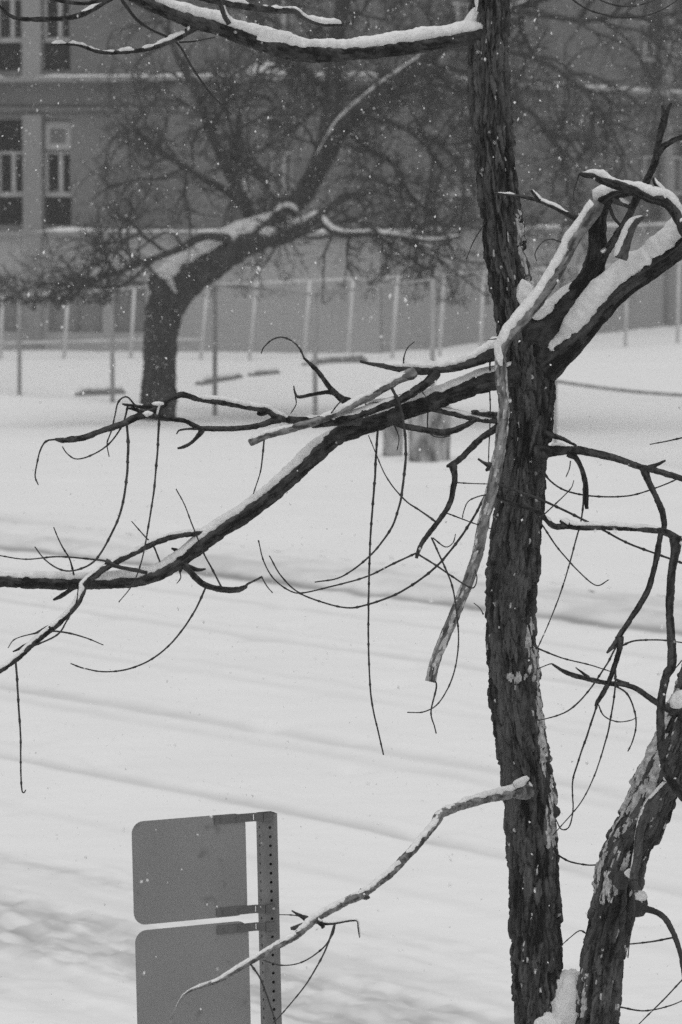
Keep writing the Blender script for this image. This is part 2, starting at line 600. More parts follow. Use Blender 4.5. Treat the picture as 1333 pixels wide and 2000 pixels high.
def build_block(f, cols_px, name, label, ac_col=None, base_px=(), pil_px=(), seed=1, dull_from=1e9):
    root = empty(name, f.p(f.len / 2, 0), label, 'building')
    ops = []
    wins = []
    for px, wpx in cols_px:
        q0, q1 = f.s_of(px - wpx / 2), f.s_of(px + wpx / 2)
        q, wd = (q0 + q1) / 2, abs(q1 - q0)
        for lv in (0, 1):
            z0 = Z_L0 + 0.16 + lv * STOREY
            z1 = z0 + 2.62
            ops.append((q - wd / 2, q + wd / 2, z0, z1))
            wins.append((q, wd, z0, z1, ac_col is not None and px == ac_col and lv == 0))
    # storeys above the lower ledge
    wall_with_openings(f, 0, f.len, Z_L0 - 0.12, Z_L2, ops, 'wall', M['brick'], root)
    for q, wd, z0, z1, un in wins:
        if q > dull_from:
            window(f, q, wd, z0, z1, root, un, 'dull_glass', 'brick')
        else:
            window(f, q, wd, z0, z1, root, un)
    # plinth storey
    bops = []
    for p0, p1 in base_px:
        q0, q1 = f.s_of(p0), f.s_of(p1)
        bops.append((min(q0, q1), max(q0, q1), 0.62, 2.05))
    wall_with_openings(f, 0, f.len, -0.3, Z_L0 - 0.122, bops, 'plinth', M['concrete'], root, out=0.12)
    for a, b, c, d in bops:
        g = MB()
        f.box(g, a, b, c, d, -0.20, -0.17)
        gw = g.build('window', M['dull_glass'], root)
        fb = MB()
        f.box(fb, (a + b) / 2 - 0.04, (a + b) / 2 + 0.04, c, d, -0.165, -0.10)
        fb.build('mullion', M['brick'], gw)
    # ledges with snow
    for z in (Z_L0, Z_L1, Z_L2):
        lb = MB()
        f.box(lb, -0.02, f.len + 0.02, z - 0.118, z, 0.002 if z > Z_L0 else -0.1, 0.24)
        lo = lb.build('ledge', M['pilaster'], root)
        snow_strip(f, 0, f.len, z + 0.001, 0.02, 0.23, 0.085, lo, seed + int(z * 10))
    # string courses under the ledges
    for z in (Z_L0 + STOREY - 0.85, Z_L1 + STOREY - 0.85):
        cb = MB()
        f.box(cb, 0, f.len, z, z + 0.14, 0.002, 0.07)
        cb.build('string_course', M['brick'], root)
    for px, wpx in pil_px:
        q0, q1 = f.s_of(px - wpx / 2), f.s_of(px + wpx / 2)
        for lv in (0, 1):
            z0 = Z_L0 + 0.002 + lv * STOREY
            pb = MB()
            f.box(pb, min(q0, q1), max(q0, q1), z0, z0 + 2.9, 0.003, 0.16)
            pb.build('pilaster', M['pilaster'], root)
        pb = MB()
        f.box(pb, min(q0, q1), max(q0, q1), -0.3, Z_L0 - 0.125, 0.123, 0.26)
        pb.build('pilaster', M['pilaster'], root)
    # roof slab and the rest of the body, so the block has depth
    bk = MB()
    dp = -7.0
    bk.quad(f.p(0, Z_L2, 0), f.p(f.len, Z_L2, 0), f.p(f.len, Z_L2, dp), f.p(0, Z_L2, dp))
    bk.build('roof', M['snow'], root)
    sd = MB()
    for q in (0, f.len):
        sd.quad(f.p(q, -0.3, 0.119), f.p(q, Z_L2, 0.0), f.p(q, Z_L2, dp), f.p(q, -0.3, dp))
    sd.quad(f.p(0, -0.3, dp), f.p(f.len, -0.3, dp), f.p(f.len, Z_L2, dp), f.p(0, Z_L2, dp))
    sd.build('side_wall', M['brick'], root)
    return root


bl = build_block(FL, [(-330, 54), (-240, 54), (24, 52), (116, 54), (472, 46), (549, 46)], 'brick_building',
                 'dark brick building with tall windows and snowy ledges behind the leaning tree', 116,
                 [(-60, 58), (98, 205), (222, 288)], [(70, 36)], 3, FL.s_of(300))
br = build_block(FR, [(905, 50), (965, 46), (1268, 44), (1322, 40)], 'brick_building',
                 'set-back brick wing behind the main trunk, blank pale wall at its foot', None, [], [(1293, 12)], 8, 0.0)
# heaped snow on the upper ledge of the left block
qc = FL.s_of(522)
c = FL.p(qc, Z_L1 + 0.03, 0.13)
th, ph = np.meshgrid(np.linspace(0, 2 * np.pi, 25), np.linspace(0, np.pi / 2, 9), indexing='ij')
rr = 1 + 0.25 * (vn(np.cos(th) * 2 + 9, np.sin(th) * 2 + 9, ph * 2, 5) - 0.5)
V = (c + FL.d * (0.52 * rr * np.cos(th) * np.sin(ph))[..., None] + FL.n * (0.11 * rr * np.sin(th) * np.sin(ph))[..., None] + UP * (0.30 * rr * np.cos(ph))[..., None]).reshape(-1, 3)
i, j = np.meshgrid(np.arange(24), np.arange(8), indexing='ij')
a = (i * 9 + j).ravel()
link('snow', mesh_np('snow', V, np.stack((a, a + 1, a + 10, a + 9), -1)), M['snow'], [o for o in bl.children if o.name.startswith('ledge')][1])

# ------------------------------------------------------------------ overhead cable
pts = [np.array((-40 + 5 * i, 62.0 + 0.02 * i, CAM_H + (360 - 209) * K * 62 + 0.0006 * ((-40 + 5 * i)) ** 2)) for i in range(17)]
wb = MB()
for a, b in zip(pts[:-1], pts[1:]):
    wb.rod(a, b, 0.016, n=6)
tag(wb.build('overhead_cable', M['wire'], smooth=True), 'thin dark overhead cable crossing in front of the brick building', 'cable')


# ------------------------------------------------------------------ fences
def post_between(top_px, bot_px, d, r, name, m, parent):
    """a round post standing in the snow; top and foot given as seen, at distance d"""
    b = at(*bot_px, d)
    b[2] = zg(b[0], b[1]) - 0.25
    t = at(*top_px, d)
    mb = MB().rod(b, t, r, n=8)
    o = mb.build(name, m, parent, smooth=True)
    return o, b, t


def d_of(py):
    return (CAM_H - 0.15) / ((py - 360) * K / (cp + 0.0))


def chain_mesh(corners, parent, pitch=0.10, r=0.0018):
    """diamond wire between two posts: corners = bottom-left, bottom-right, top-right, top-left"""
    bl_, br_, tr_, tl_ = [np.asarray(q, float) for q in corners]
    wd = np.linalg.norm(br_ - bl_)
    ht = (np.linalg.norm(tl_ - bl_) + np.linalg.norm(tr_ - br_)) / 2
    P = lambda s, t: (bl_ * (1 - s / wd) + br_ * s / wd) * (1 - t / ht) + (tl_ * (1 - s / wd) + tr_ * s / wd) * t / ht
    mb = MB()
    n = int((wd + ht) / pitch)
    for i in range(1, n):
        c_ = i * pitch
        for sgn in (0, 1):
            s0, t0 = (c_, 0.0) if c_ <= wd else (wd, c_ - wd)
            s1, t1 = (0.0, c_) if c_ <= ht else (c_ - ht, ht)
            if abs(s0 - s1) < 0.03:
                continue
            if sgn:
                s0, s1 = wd - s0, wd - s1
            mb.rod(P(s0, t0), P(s1, t1), r, n=4)
    return mb.build('chain_link', M['far_galv'], parent)


# tall chain-link fence along the yard
fa = empty('chain_link_fence', at(220, 800, 73.0), 'tall chain-link fence around the yard beside the leaning tree', 'fence')
A = [((-150, 462), (-150, 772), 80.0), ((38, 486), (38, 783), 75.5), ((219, 541), (220, 800), 72.5), ((420, 556), (420, 826), 68.6), ((616, 575), (616, 851), 65.0), ((846, 545), (845, 877), 61.5)]
prev = None
for tp, bp, d in A:
    o, b, t = post_between(tp, bp, d, 0.042, 'post', M['far_galv'], fa)
    if prev is not None:
        MB().rod(prev[1], t, 0.024, n=6).build('top_rail', M['far_galv'], fa, smooth=True)
        g0, g1 = prev[0].copy(), b.copy()
        g0[2] += 0.27
        g1[2] += 0.27
        chain_mesh((g0, g1, t - UP * 0.03, prev[1] - UP * 0.03), fa)
    prev = (b, t)

# low fence to the right of the trunk
fr_ = empty('chain_link_fence', at(1085, 900, 59.0), 'low fence with one sagging top rail on the snow right of the main trunk', 'fence')
prev = None
for tp, bp, d in (((1085, 744), (1085, 902), 59.0), ((1352, 773), (1352, 942), 55.3), ((1620, 800), (1620, 985), 51.5)):
    o, b, t = post_between(tp, bp, d, 0.03, 'post', M['far_galv'], fr_)
    if prev is not None:
        mb = MB()
        n = 8
        pts = [prev[1] * (1 - i / n) + t * i / n - UP * 0.03 * math.sin(math.pi * i / n) for i in range(n + 1)]
        for a, c_ in zip(pts[:-1], pts[1:]):
            mb.rod(a, c_, 0.03, n=6)
        mb.build('top_rail', M['far_galv'], fr_, smooth=True)
        g0, g1 = prev[0].copy(), b.copy()
        g0[2] += 0.27
        g1[2] += 0.27
        chain_mesh((g0, g1, t - UP * 0.06, prev[1] - UP * 0.06), fr_, 0.09, 0.0012)
    prev = (b, t)

# leaning rail fence standing before the building's pale foot
fb_ = empty('rail_fence', at(495, 700, 92.0), 'pale rail fence with leaning posts in front of the building foot', 'fence')
B = [(-120, 585, -130, 690), (5, 576, 0, 690), (133, 572, 124, 690), (263, 562, 254, 694), (406, 556, 390, 698), (502, 552, 485, 704), (606, 548, 592, 702), (690, 544, 679, 700), (777, 540, 765, 698), (868, 535, 858, 694), (945, 530, 938, 690), (1040, 526, 1034, 684), (1135, 521, 1130, 678), (1226, 517, 1222, 672), (1327, 512, 1324, 668), (1450, 506, 1448, 664)]
prevt = prevb = None
for tx, ty, bx_, by_ in B:
    d = 91.0 if bx_ < 745 else 91.0 + (bx_ - 745) / 600 * 9.0
    o, b, t = post_between((tx, ty), (bx_, by_), d, 0.042, 'post', M['pale_paint'], fb_)
    low = b + (t - b) * 0.36
    if prevt is not None:
        MB().rod(prevt, t, 0.032, n=6).build('top_rail', M['pale_paint'], fb_, smooth=True)
        if bx_ < 440:
            MB().rod(prevb, low, 0.035, n=6).build('lower_rail', M['pale_paint'], fb_, smooth=True)
    prevt, prevb = t, low


# ------------------------------------------------------------------ small things in the yard
def stump(px0, px1, ytop, ybot, label, seed):
    d = d_of(ybot)
    b = at((px0 + px1) / 2, ybot, d)
    r = (px1 - px0) / 2 * K * d
    h = (ybot - ytop) * K * d
    ns, nz = 40, 26
    V = []
    for iz in range(nz):
        t = iz / (nz - 1)
        for i in range(ns):
            q = 2 * math.pi * i / ns
            k_ = 1 + 0.30 * (fbm(math.cos(q) * 1.6 + 5, math.sin(q) * 1.6 + 5, t * 0.8, seed, 3) - .5) + 0.20 * (fbm(math.cos(q) * 7 + 9, math.sin(q) * 7 + 9, t * 1.6, seed + 3, 3) - .5)
            k_ *= 1.0 + 0.06 * (1 - t) ** 3 - (0.10 if iz == nz - 1 else 0)
            V.append((b[0] + r * k_ * math.cos(q), b[1] + r * k_ * math.sin(q), -0.1 + (h + 0.1) * t + 0.05 * (fbm(math.cos(q) * 2 + 2, math.sin(q) * 2, 0, seed + 8, 2) - .5) * t))
    F = []
    for iz in range(nz - 1):
        for i in range(ns):
            j = (i + 1) % ns
            a_ = iz * ns
            F.append((a_ + i, a_ + j, a_ + ns + j, a_ + ns + i))
    V.append((b[0], b[1], h))
    c_ = len(V) - 1
    a_ = (nz - 1) * ns
    for i in range(0, ns, 2):
        F.append((c_, a_ + i, a_ + i + 1, a_ + (i + 2) % ns))
    root = empty('stump', (b[0], b[1], zg(b[0], b[1])), label, 'stump', 'stumps by the fence')
    link('bole', mesh_np('bole', np.array(V), np.array(F)), M['stump'], root)
    # snow heaped on the cut top
    V2, F2 = [], []
    for iz in range(6):
        t = iz / 5
        for i in range(ns):
            q = 2 * math.pi * i / ns
            rr_ = r * 0.97 * math.cos(t * math.pi / 2) * (1 + 0.1 * (vn(math.cos(q) * 2 + 4, math.sin(q) * 2 + 4, 0, seed) - .5))
            V2.append((b[0] + rr_ * math.cos(q), b[1] + rr_ * math.sin(q), h - 0.02 + 0.16 * math.sin(t * math.pi / 2)))
    for iz in range(5):
        for i in range(ns):
            j = (i + 1) % ns
            F2.append((iz * ns + i, iz * ns + j, iz * ns + ns + j, iz * ns + ns + i))
    link('snow', mesh_np('snow', np.array(V2), np.array(F2)), M['snow'], root)


stump(748, 786, 764, 894, 'narrow weathered grey stump left of the broad stump beside the fence', 3)
stump(798, 880, 768, 902, 'broad weathered grey stump standing in the snow behind the low branches', 8)


def wheel_stop(pxa, pya, pxb, pyb, label, hgt):
    """precast kerb block half buried in the snow"""
    da, db = d_of(pya), d_of(pyb)
    a_, b_ = at(pxa, pya, da), at(pxb, pyb, db)
    mid = (a_ + b_) / 2
    v = b_ - a_
    v[2] = 0
    L_ = np.linalg.norm(v)
    v /= L_
    nrm = np.array((v[1], -v[0], 0))
    if nrm[1] > 0:
        nrm = -nrm
    z0 = zg(mid[0], mid[1])
    root = empty('kerb_block', (mid[0], mid[1], z0), label, 'kerb block', 'kerb blocks half buried in the yard')
    hw = 0.09
    secs = []
    n = 12
    V = []
    prof = [(hw, -0.15), (hw * 0.95, hgt * .7), (hw * 0.55, hgt), (-hw * 0.55, hgt), (-hw, hgt * .7), (-hw, -0.15)]
    for i in range(n + 1):
        s = i / n
        k_ = min(1, 8 * min(s, 1 - s) + 0.35)
        for o_, zz in prof:
            jit = 0.012 * (random.random() - .5)
            p_ = a_ + v * L_ * s + nrm * (o_ + jit)
            V.append((p_[0], p_[1], z0 + zz * k_ + jit))
    F = []
    m_ = len(prof)
    for i in range(n):
        for j in range(m_ - 1):
            q = i * m_ + j
            F.append((q, q + m_, q + m_ + 1, q + 1))
    for e in (0, n):
        q = e * m_
        F += [(q, q + 1, q + 4, q + 5), (q + 1, q + 2, q + 3, q + 4)]
    link('block', mesh_np('block', np.array(V), np.array(F)), M['kerbstone'], root)
    V, F = [], []
    for i in range(n + 1):
        s = i / n
        k_ = min(1, 8 * min(s, 1 - s) + 0.35)
        hh = hgt * k_ + 0.002
        t_ = 0.07 * (0.5 + random.random() * 0.6) * k_
        for o_, zz in ((hw * .7, -.02), (hw * .5, t_ * .7), (0, t_), (-hw * .6, t_ * .7), (-hw, -.02)):
            p_ = a_ + v * L_ * s + nrm * o_
            V.append((p_[0], p_[1], z0 + hh + zz))
    for i in range(n):
        for j in range(4):
            q = i * 5 + j
            F.append((q, q + 5, q + 6, q + 1))
    link('snow', mesh_np('snow', np.array(V), np.array(F)), M['snow'], root)


wheel_stop(150, 772, 243, 769, 'kerb block left of the leaning tree trunk, half buried in snow', 0.13)
wheel_stop(389, 753, 471, 742, 'kerb block just right of the leaning tree trunk, half buried in snow', 0.10)
wheel_stop(490, 741, 543, 737, 'short kerb block between the two longer ones in the yard', 0.10)
wheel_stop(596, 727, 712, 716, 'longest and rightmost kerb block, snow drifted over its middle', 0.15)


# ------------------------------------------------------------------ tubes, bark and snow caps
def spline(P, R, step):
    """Catmull-Rom through P with radii R, resampled about every step metres"""
    P = np.asarray(P, float)
    R = np.asarray(R, float)
    Q = np.vstack((2 * P[0] - P[1], P, 2 * P[-1] - P[-2]))
    out, rad = [], []
    for i in range(len(P) - 1):
        p0, p1, p2, p3 = Q[i:i + 4]
        n = max(2, int(np.linalg.norm(p2 - p1) / step))
        t = np.linspace(0, 1, n, endpoint=False)[:, None]
        out.append(0.5 * ((2 * p1) + (-p0 + p2) * t + (2 * p0 - 5 * p1 + 4 * p2 - p3) * t ** 2 + (-p0 + 3 * p1 - 3 * p2 + p3) * t ** 3))
        rad.append(R[i] + (R[i + 1] - R[i]) * t[:, 0])
    out.append(P[-1:])
    rad.append(R[-1:])
    return np.vstack(out), np.concatenate(rad)


def frames(C):
    T = np.gradient(C, axis=0)
    T /= np.linalg.norm(T, axis=1)[:, None] + 1e-12
    e = np.array((0, -1.0, 0.0))
    if abs(T[0] @ e) > 0.9:
        e = np.array((1.0, 0, 0))
    E1 = np.zeros_like(C)
    for i in range(len(C)):
        e = e - T[i] * (e @ T[i])
        e /= np.linalg.norm(e)
        E1[i] = e
    return T, E1, np.cross(T, E1)


SEED = [100]


def tube(C, R, sides, bark=0.0, cell=(0.02, 0.10), wob=0.0, knots=0.0):
    """swept limb; bark = plate relief in metres. Returns grid of points, faces, tone"""
    SEED[0] += 7
    sd = SEED[0]
    n = len(C)
    S = np.concatenate(([0], np.cumsum(np.linalg.norm(np.diff(C, axis=0), axis=1))))
    if wob:
        for ax in (0, 1, 2):
            C = C.copy()
            C[:, ax] += (fbm(S * 9, ax * 7.7, 0, sd, 3) - 0.5) * 2 * wob * R
    if not bark and sides == 6:        # thin shoots: a bud scar every few centimetres
        R = R * (1 + 0.55 * np.exp(-(((S / 0.062 + sd * 0.37) % 1 - .5) * 0.062 / 0.0035) ** 2))
    R = R * (1 + knots * (fbm(S / (R.mean() * 5 + 1e-4), 1.3, 0, sd + 1, 3) - 0.5) * 2)
    T, E1, E2 = frames(C)
    th = np.linspace(0, 2 * np.pi, sides, endpoint=False)
    TH, SS = np.meshgrid(th, S)
    RR = np.repeat(R[:, None], sides, 1)
    tone = np.full(TH.shape, 0.5)
    if bark:
        nu = max(4, int(round(2 * np.pi * R.mean() / cell[0])))
        warp = (fbm(np.cos(TH) * 3 + 9, np.sin(TH) * 3 + 9, SS * 9, sd + 2, 3) - 0.5)
        u = TH / (2 * np.pi) * nu + warp * 1.6
        v = SS / cell[1] + (fbm(np.cos(TH) * 6, np.sin(TH) * 6, SS * 4, sd + 3, 3) - .5) * 1.2
        F1, F2, cr, dv = worley(u, v, nu, sd + 4)
        crack = np.clip((F2 - F1) * 4.5, 0, 1) ** 0.5
        plate = crack * (0.35 + 0.75 * cr + 0.5 * np.clip(-dv, -.6, .6))
        u2 = TH / (2 * np.pi) * nu * 2.6 + warp * 3
        F1b, F2b, crb, dvb = worley(u2, v * 2.2, int(nu * 2.6) if abs(nu * 2.6 - int(nu * 2.6)) < 1e-6 else 100000, sd + 5)
        fine = np.clip((F2b - F1b) * 2.5, 0, 1) * (0.4 + 0.6 * crb)
        lump = fbm(np.cos(TH) * 1.5 + 3, np.sin(TH) * 1.5 + 3, SS * 5, sd + 6, 3) - .5
        RR = RR + bark * (plate + 0.45 * fine - 0.75) + RR * 0.16 * lump
        tone = np.clip(0.12 + 0.6 * cr + 0.5 * (crb - .5) + 0.9 * (fbm(np.cos(TH) * 1.3 + 4, np.sin(TH) * 1.3 + 4, SS * 2.6, sd + 8, 4) - .5), 0, 1)
    P = C[:, None, :] + RR[..., None] * (np.cos(TH)[..., None] * E1[:, None, :] + np.sin(TH)[..., None] * E2[:, None, :])
    i, j = np.meshgrid(np.arange(n - 1), np.arange(sides), indexing='ij')
    j2 = (j + 1) % sides
    F = np.stack((i * sides + j, i * sides + j2, (i + 1) * sides + j2, (i + 1) * sides + j), -1).reshape(-1, 4)
    return P, F, tone, S


def closed(P, F, tone):
    """add rounded-off end caps"""
    n, s = P.shape[:2]
    V = P.reshape(-1, 3)
    t = tone.ravel()
    ex, fx = [], []
    for r, flip in ((0, True), (n - 1, False)):
        c_ = len(V) + len(ex)
        ex.append(P[r].mean(0))
        for q in range(0, s - 1, 2):
            f = (c_, r * s + q, r * s + (q + 1) % s, r * s + (q + 2) % s)
            fx.append(f[::-1] if flip else f)
        if s % 2:
            f = (c_, r * s + s - 1, r * s, c_)
    V = np.vstack((V, ex))
    t = np.concatenate((t, [0.5, 0.5]))
    return V, np.vstack((F, np.array(fx))), t


def snow_cap(C, R, thick, parent, seed, half=1.15, patchy=0.0, tilt=0.0, name='snow', keep=None, m=None, fs=1.0):
    """snow lying along the upper side of a limb"""
    T, _, _ = frames(C)
    n = len(C)
    S = np.concatenate(([0], np.cumsum(np.linalg.norm(np.diff(C, axis=0), axis=1))))
    N = UP - T * (T @ UP)[:, None]
    N /= np.linalg.norm(N, axis=1)[:, None] + 1e-9
    Bv = np.cross(T, N)
    rm = R.mean()
    prof = 0.3 + 1.3 * (fbm(S / (rm * 7 + .01), 0.5, 0, seed, 5))
    if patchy:
        prof = prof * np.clip((fbm(S / (rm * 9 + .01), 4.5, 0, seed + 5, 3) - patchy) * 7, 0, 1)
    ends = np.clip(np.minimum(S, S[-1] - S) / (rm * 2.5), 0, 1) ** 0.5
    th = thick * prof * ends
    if keep is not None:
        th = th * keep
    m_ = 19
    rows = []
    for k_, q in enumerate(np.linspace(-1, 1, m_)):
        hw = half * (0.40 + 0.75 * fbm(S / (rm * 7 + .01), k_ // 10 * 9.0, 0, seed + 3, 3) + 0.65 * (fbm(S / (0.018 * fs), k_ // 10 * 5.0 + 2, 0, seed + 4, 4) - .4)) * np.clip(th / (0.25 * thick), 0.15, 1)
        phi = q * hw + tilt
        out = R * 0.96 + th * np.cos(q * np.pi / 2) ** 0.7 + (0.55 * thick * (fbm(S / (rm * 1.8 + .004), k_ * 0.35, 0, seed + 1, 5) - .5) + min(0.006 * fs, 0.5 * thick) * (fbm(S / (0.012 * fs), k_ * 0.55, 0, seed + 2, 3) - .5)) * (th > 0) * np.cos(q * np.pi / 2)
        rows.append(C + (np.cos(phi) * out)[:, None] * N + (np.sin(phi) * out)[:, None] * Bv)
    P = np.stack(rows, 1)
    P = np.concatenate((P, C[:, None, :]), 1)
    m_ += 1
    i, j = np.meshgrid(np.arange(n - 1), np.arange(m_), indexing='ij')
    F = np.stack((i * m_ + j, i * m_ + (j + 1) % m_, (i + 1) * m_ + (j + 1) % m_, (i + 1) * m_ + j), -1).reshape(-1, 4)
    if keep is not None or patchy:
        ok = ((th[:-1] > thick * .08) | (th[1:] > thick * .08))
        F = F.reshape(n - 1, m_, 4)[ok].reshape(-1, 4)
        if not len(F):
            return None
    o = link(name, mesh_np(name, P.reshape(-1, 3), F), m or M['snow'], parent)
    if patchy or keep is not None:
        tag(o, kind='stuff')
    return o


def snow_patches(P, F, S, mask, thick, parent, seed):
    """wind-packed snow stuck in the bark: the limb's own surface raised where mask is high"""
    n, s = P.shape[:2]
    Cn = P.mean(1, keepdims=True)
    D = P - Cn
    Rr = np.linalg.norm(D, axis=2, keepdims=True)
    from_smooth = (np.roll(Rr, 1, 1) + Rr + np.roll(Rr, -1, 1)) / 3
    h = np.clip(mask, 0, 1) ** 0.6 * thick
    Q = Cn + D / Rr * (np.maximum(Rr, from_smooth) + h[..., None] - 0.0006)
    okv = (mask > 0.02).ravel()
    keep = okv[F].any(1)
    Fk = F[keep]
    if not len(Fk):
        return
    used = np.unique(Fk)
    re = np.full(n * s, -1)
    re[used] = np.arange(len(used))
    tag(link('snow', mesh_np('snow', Q.reshape(-1, 3)[used], re[Fk]), M['packed_snow'], parent), kind='stuff')


# ------------------------------------------------------------------ the near tree
D0 = 12.0
NT = empty('tree', at(1075, 2950, D0), 'gnarled bare tree with shaggy bark, snow-laden limbs and two trunks in front', 'tree')
KNOWN = []          # (px, py, depth, radius_px, object) of everything already placed, to root new twigs on


def px_depth(px, py):
    best = min(KNOWN, key=lambda q: (q[0] - px) ** 2 + (q[1] - py) ** 2)
    return best, math.hypot(best[0] - px, best[1] - py)


def limb(pts, d0=None, d1=None, bark=None, name='branch', m='limb_bark', snow=None, patchy=0.0, half=1.15, sides=None, knots=0.16, wob=0.10, parent=None, register=True, step=None, cell=None, tilt=0.0, keep=None):
    """pts: (px, py, radius_px) along the limb; depths at its two ends (d0 from what it grows on if None)"""
    if d0 is None:
        (q, dist) = px_depth(pts[0][0], pts[0][1])
        d0 = q[2]
    if d1 is None:
        d1 = d0
    n = len(pts)
    seg = np.concatenate(([0], np.cumsum([math.hypot(pts[i + 1][0] - pts[i][0], pts[i + 1][1] - pts[i][1]) for i in range(n - 1)])))
    ds = d0 + (d1 - d0) * seg / seg[-1]
    P = np.array([at(p[0], p[1], d) for p, d in zip(pts, ds)])
    R = np.array([p[2] * K * d for p, d in zip(pts, ds)])
    rm = R.mean()
    if bark is None:
        bark = min(0.008, rm * 0.22)
    step = step or max(0.004, min(0.008, rm * 0.4))
    C, RR = spline(P, R, step)
    if name == 'branch' and m != 'twig' and pts[0][2] < 16:
        s_ = np.concatenate(([0], np.cumsum(np.linalg.norm(np.diff(C, axis=0), axis=1))))
        RR = RR * (1 + 0.55 * np.exp(-(s_ / (3.2 * R[0])) ** 2))
    sides = sides or int(np.clip(2 * np.pi * rm / 0.005, 10, 90)) // 2 * 2
    Pg, F, tone, S = tube(C, RR, sides, bark, cell or (max(0.008, min(0.022, rm * .55)), max(0.03, min(0.11, rm * 3.2))), wob, knots)
    V, F2, t2 = closed(Pg, F, tone)
    o = link(name, mesh_np(name, V, F2, {'tone': t2}), M[m], parent or NT)
    if register:
        for i in range(n - 1):
            for t in np.linspace(0, 1, 9):
                KNOWN.append((pts[i][0] * (1 - t) + pts[i + 1][0] * t, pts[i][1] * (1 - t) + pts[i + 1][1] * t, ds[i] * (1 - t) + ds[i + 1] * t, pts[i][2], o))
    if snow:
        kp = None
        if keep is not None:      # keep = list of (t, amount)
            tt = S / S[-1]
            kp = np.interp(tt, [k_[0] for k_ in keep], [k_[1] for k_ in keep])
        snow_cap(C, RR, snow * K * (d0 + d1) / 2, o, SEED[0], half, patchy, tilt, keep=kp)
    return o, Pg, F, S


def grid_mask(Pg, S, seed, lo, su=6.0, sv=14.0):
    n, s = Pg.shape[:2]
    th = np.linspace(0, 2 * np.pi, s, endpoint=False)
    TH, SS = np.meshgrid(th, S)
    a = fbm(np.cos(TH) * su * .5 + 7, np.sin(TH) * su * .5 + 7, SS * sv, seed, 4)
    b = fbm(np.cos(TH) * su * 2.2 + 3, np.sin(TH) * su * 2.2 + 3, SS * sv * 2.0, seed + 40, 4)
    return TH, SS, (0.6 * a + 0.4 * b - lo) * 7


# ---- two trunks
T1 = [(1078, 2960, 110), (1076, 2880, 84), (1074, 2700, 70), (1068, 2400, 60), (1060, 2150, 52), (1055, 2000, 47), (1051, 1900, 47), (1046, 1800, 48), (1042, 1700, 48), (1039, 1650, 48), (1037, 1600, 48), (1033, 1550, 48), (1027, 1500, 48), (1019, 1450, 46), (1012, 1400, 46), (1006, 1350, 47), (1004, 1300, 46), (999, 1250, 46), (997, 1200, 46), (1000, 1150, 46), (1005, 1100, 46), (1008, 1050, 46), (1013, 1000, 45), (1018, 950, 46), (1022, 900, 44), (1029, 850, 44), (1031, 800, 48), (1031, 750, 52), (1029, 710, 53), (1020, 670, 46), (1010, 630, 36), (1003, 600, 35), (996, 550, 36), (988, 500, 36), (983, 450, 36), (977, 400, 36), (966, 300, 36), (959, 200, 37), (955, 100, 37), (955, 0, 36), (952, -120, 34), (950, -300, 28)]
trunk, Pg, F, S = limb(T1, D0 + 0.05, D0, bark=0.016, m='bark', name='trunk', knots=0.03, wob=0.03, sides=150, step=0.0042, cell=(0.018, 0.085))
# which way each grid point faces: the ring's first direction looks at the viewer
TH, SS, nm = grid_mask(Pg, S, 301, 0.50, 7, 13)
Zg = Pg[..., 2]
z_of = lambda py: at(1000, py, D0)[2]
xrel = (Pg[..., 0] - Pg[..., 0].mean(1, keepdims=True)) / (np.ptp(Pg[..., 0], axis=1)[:, None] / 2 + 1e-6)
side = np.exp(-((xrel - 0.78) / 0.24) ** 2)
facing = Pg[..., 1] < Pg[..., 1].mean(1, keepdims=True) + 0.01
reg = np.clip((Zg - z_of(1700)) / 0.1, 0, 1) * np.clip((z_of(1190) - Zg) / 0.06, 0, 1) + 0.9 * np.clip((Zg - z_of(640)) / 0.05, 0, 1) * np.clip((z_of(390) - Zg) / 0.05, 0, 1)
knotmask = 0.9 * np.exp(-((Zg - z_of(1318)) / 0.022) ** 2 - ((xrel - 0.05) / 0.42) ** 2) * facing
mask = np.clip(nm + 0.35, 0, 1.2) * side * reg * facing + np.clip(nm + 0.5, 0, 1) * knotmask - 0.45
snow_patches(Pg, F, S, mask * 1.6, 0.0035, trunk, 5)
# small specks of snow over the rest of the bark
TH, SS, sp_m = grid_mask(Pg, S, 377, 0.72, 18, 30)
snow_patches(Pg, F, S, sp_m * facing, 0.004, trunk, 6)

T2 = [(1068, 2420, 40), (1105, 2250, 42), (1140, 2120, 40), (1162, 2020, 39), (1174, 1920, 40), (1180, 1860, 41), (1194, 1800, 42), (1206, 1750, 43), (1213, 1700, 44), (1230, 1650, 43), (1257, 1600, 43), (1277, 1550, 44), (1296, 1500, 43), (1320, 1450, 41), (1341, 1400, 40), (1368, 1330, 39), (1395, 1220, 38), (1425, 1050, 36), (1445, 800, 34), (1450, 400, 30), (1460, -100, 26)]
trunk2, Pg2, F2_, S2 = limb(T2, D0, D0 - 0.25, bark=0.016, m='bark', name='trunk', knots=0.03, wob=0.03, sides=140, step=0.0042, cell=(0.018, 0.08))
TH, SS, nm = grid_mask(Pg2, S2, 411, 0.53, 6, 11)
Z2 = Pg2[..., 2]
Cn = Pg2.mean(1, keepdims=True)
xr = (Pg2[..., 0] - Cn[..., 0]) / 0.065
upside = np.clip(0.55 - xr, 0, 1)
fac2 = Pg2[..., 1] < Cn[..., 1] + 0.02
reg2 = np.clip((Z2 - z_of(2020)) / 0.1, 0.3, 1)
band = np.exp(-((Z2 - z_of(1500)) / 0.16) ** 2) + 0.7 * np.exp(-((Z2 - z_of(1400)) / 0.16) ** 2) + 0.8 * np.exp(-((Z2 - z_of(1690)) / 0.10) ** 2) + 0.55 * np.exp(-((Z2 - z_of(1940)) / 0.08) ** 2) * 1.4
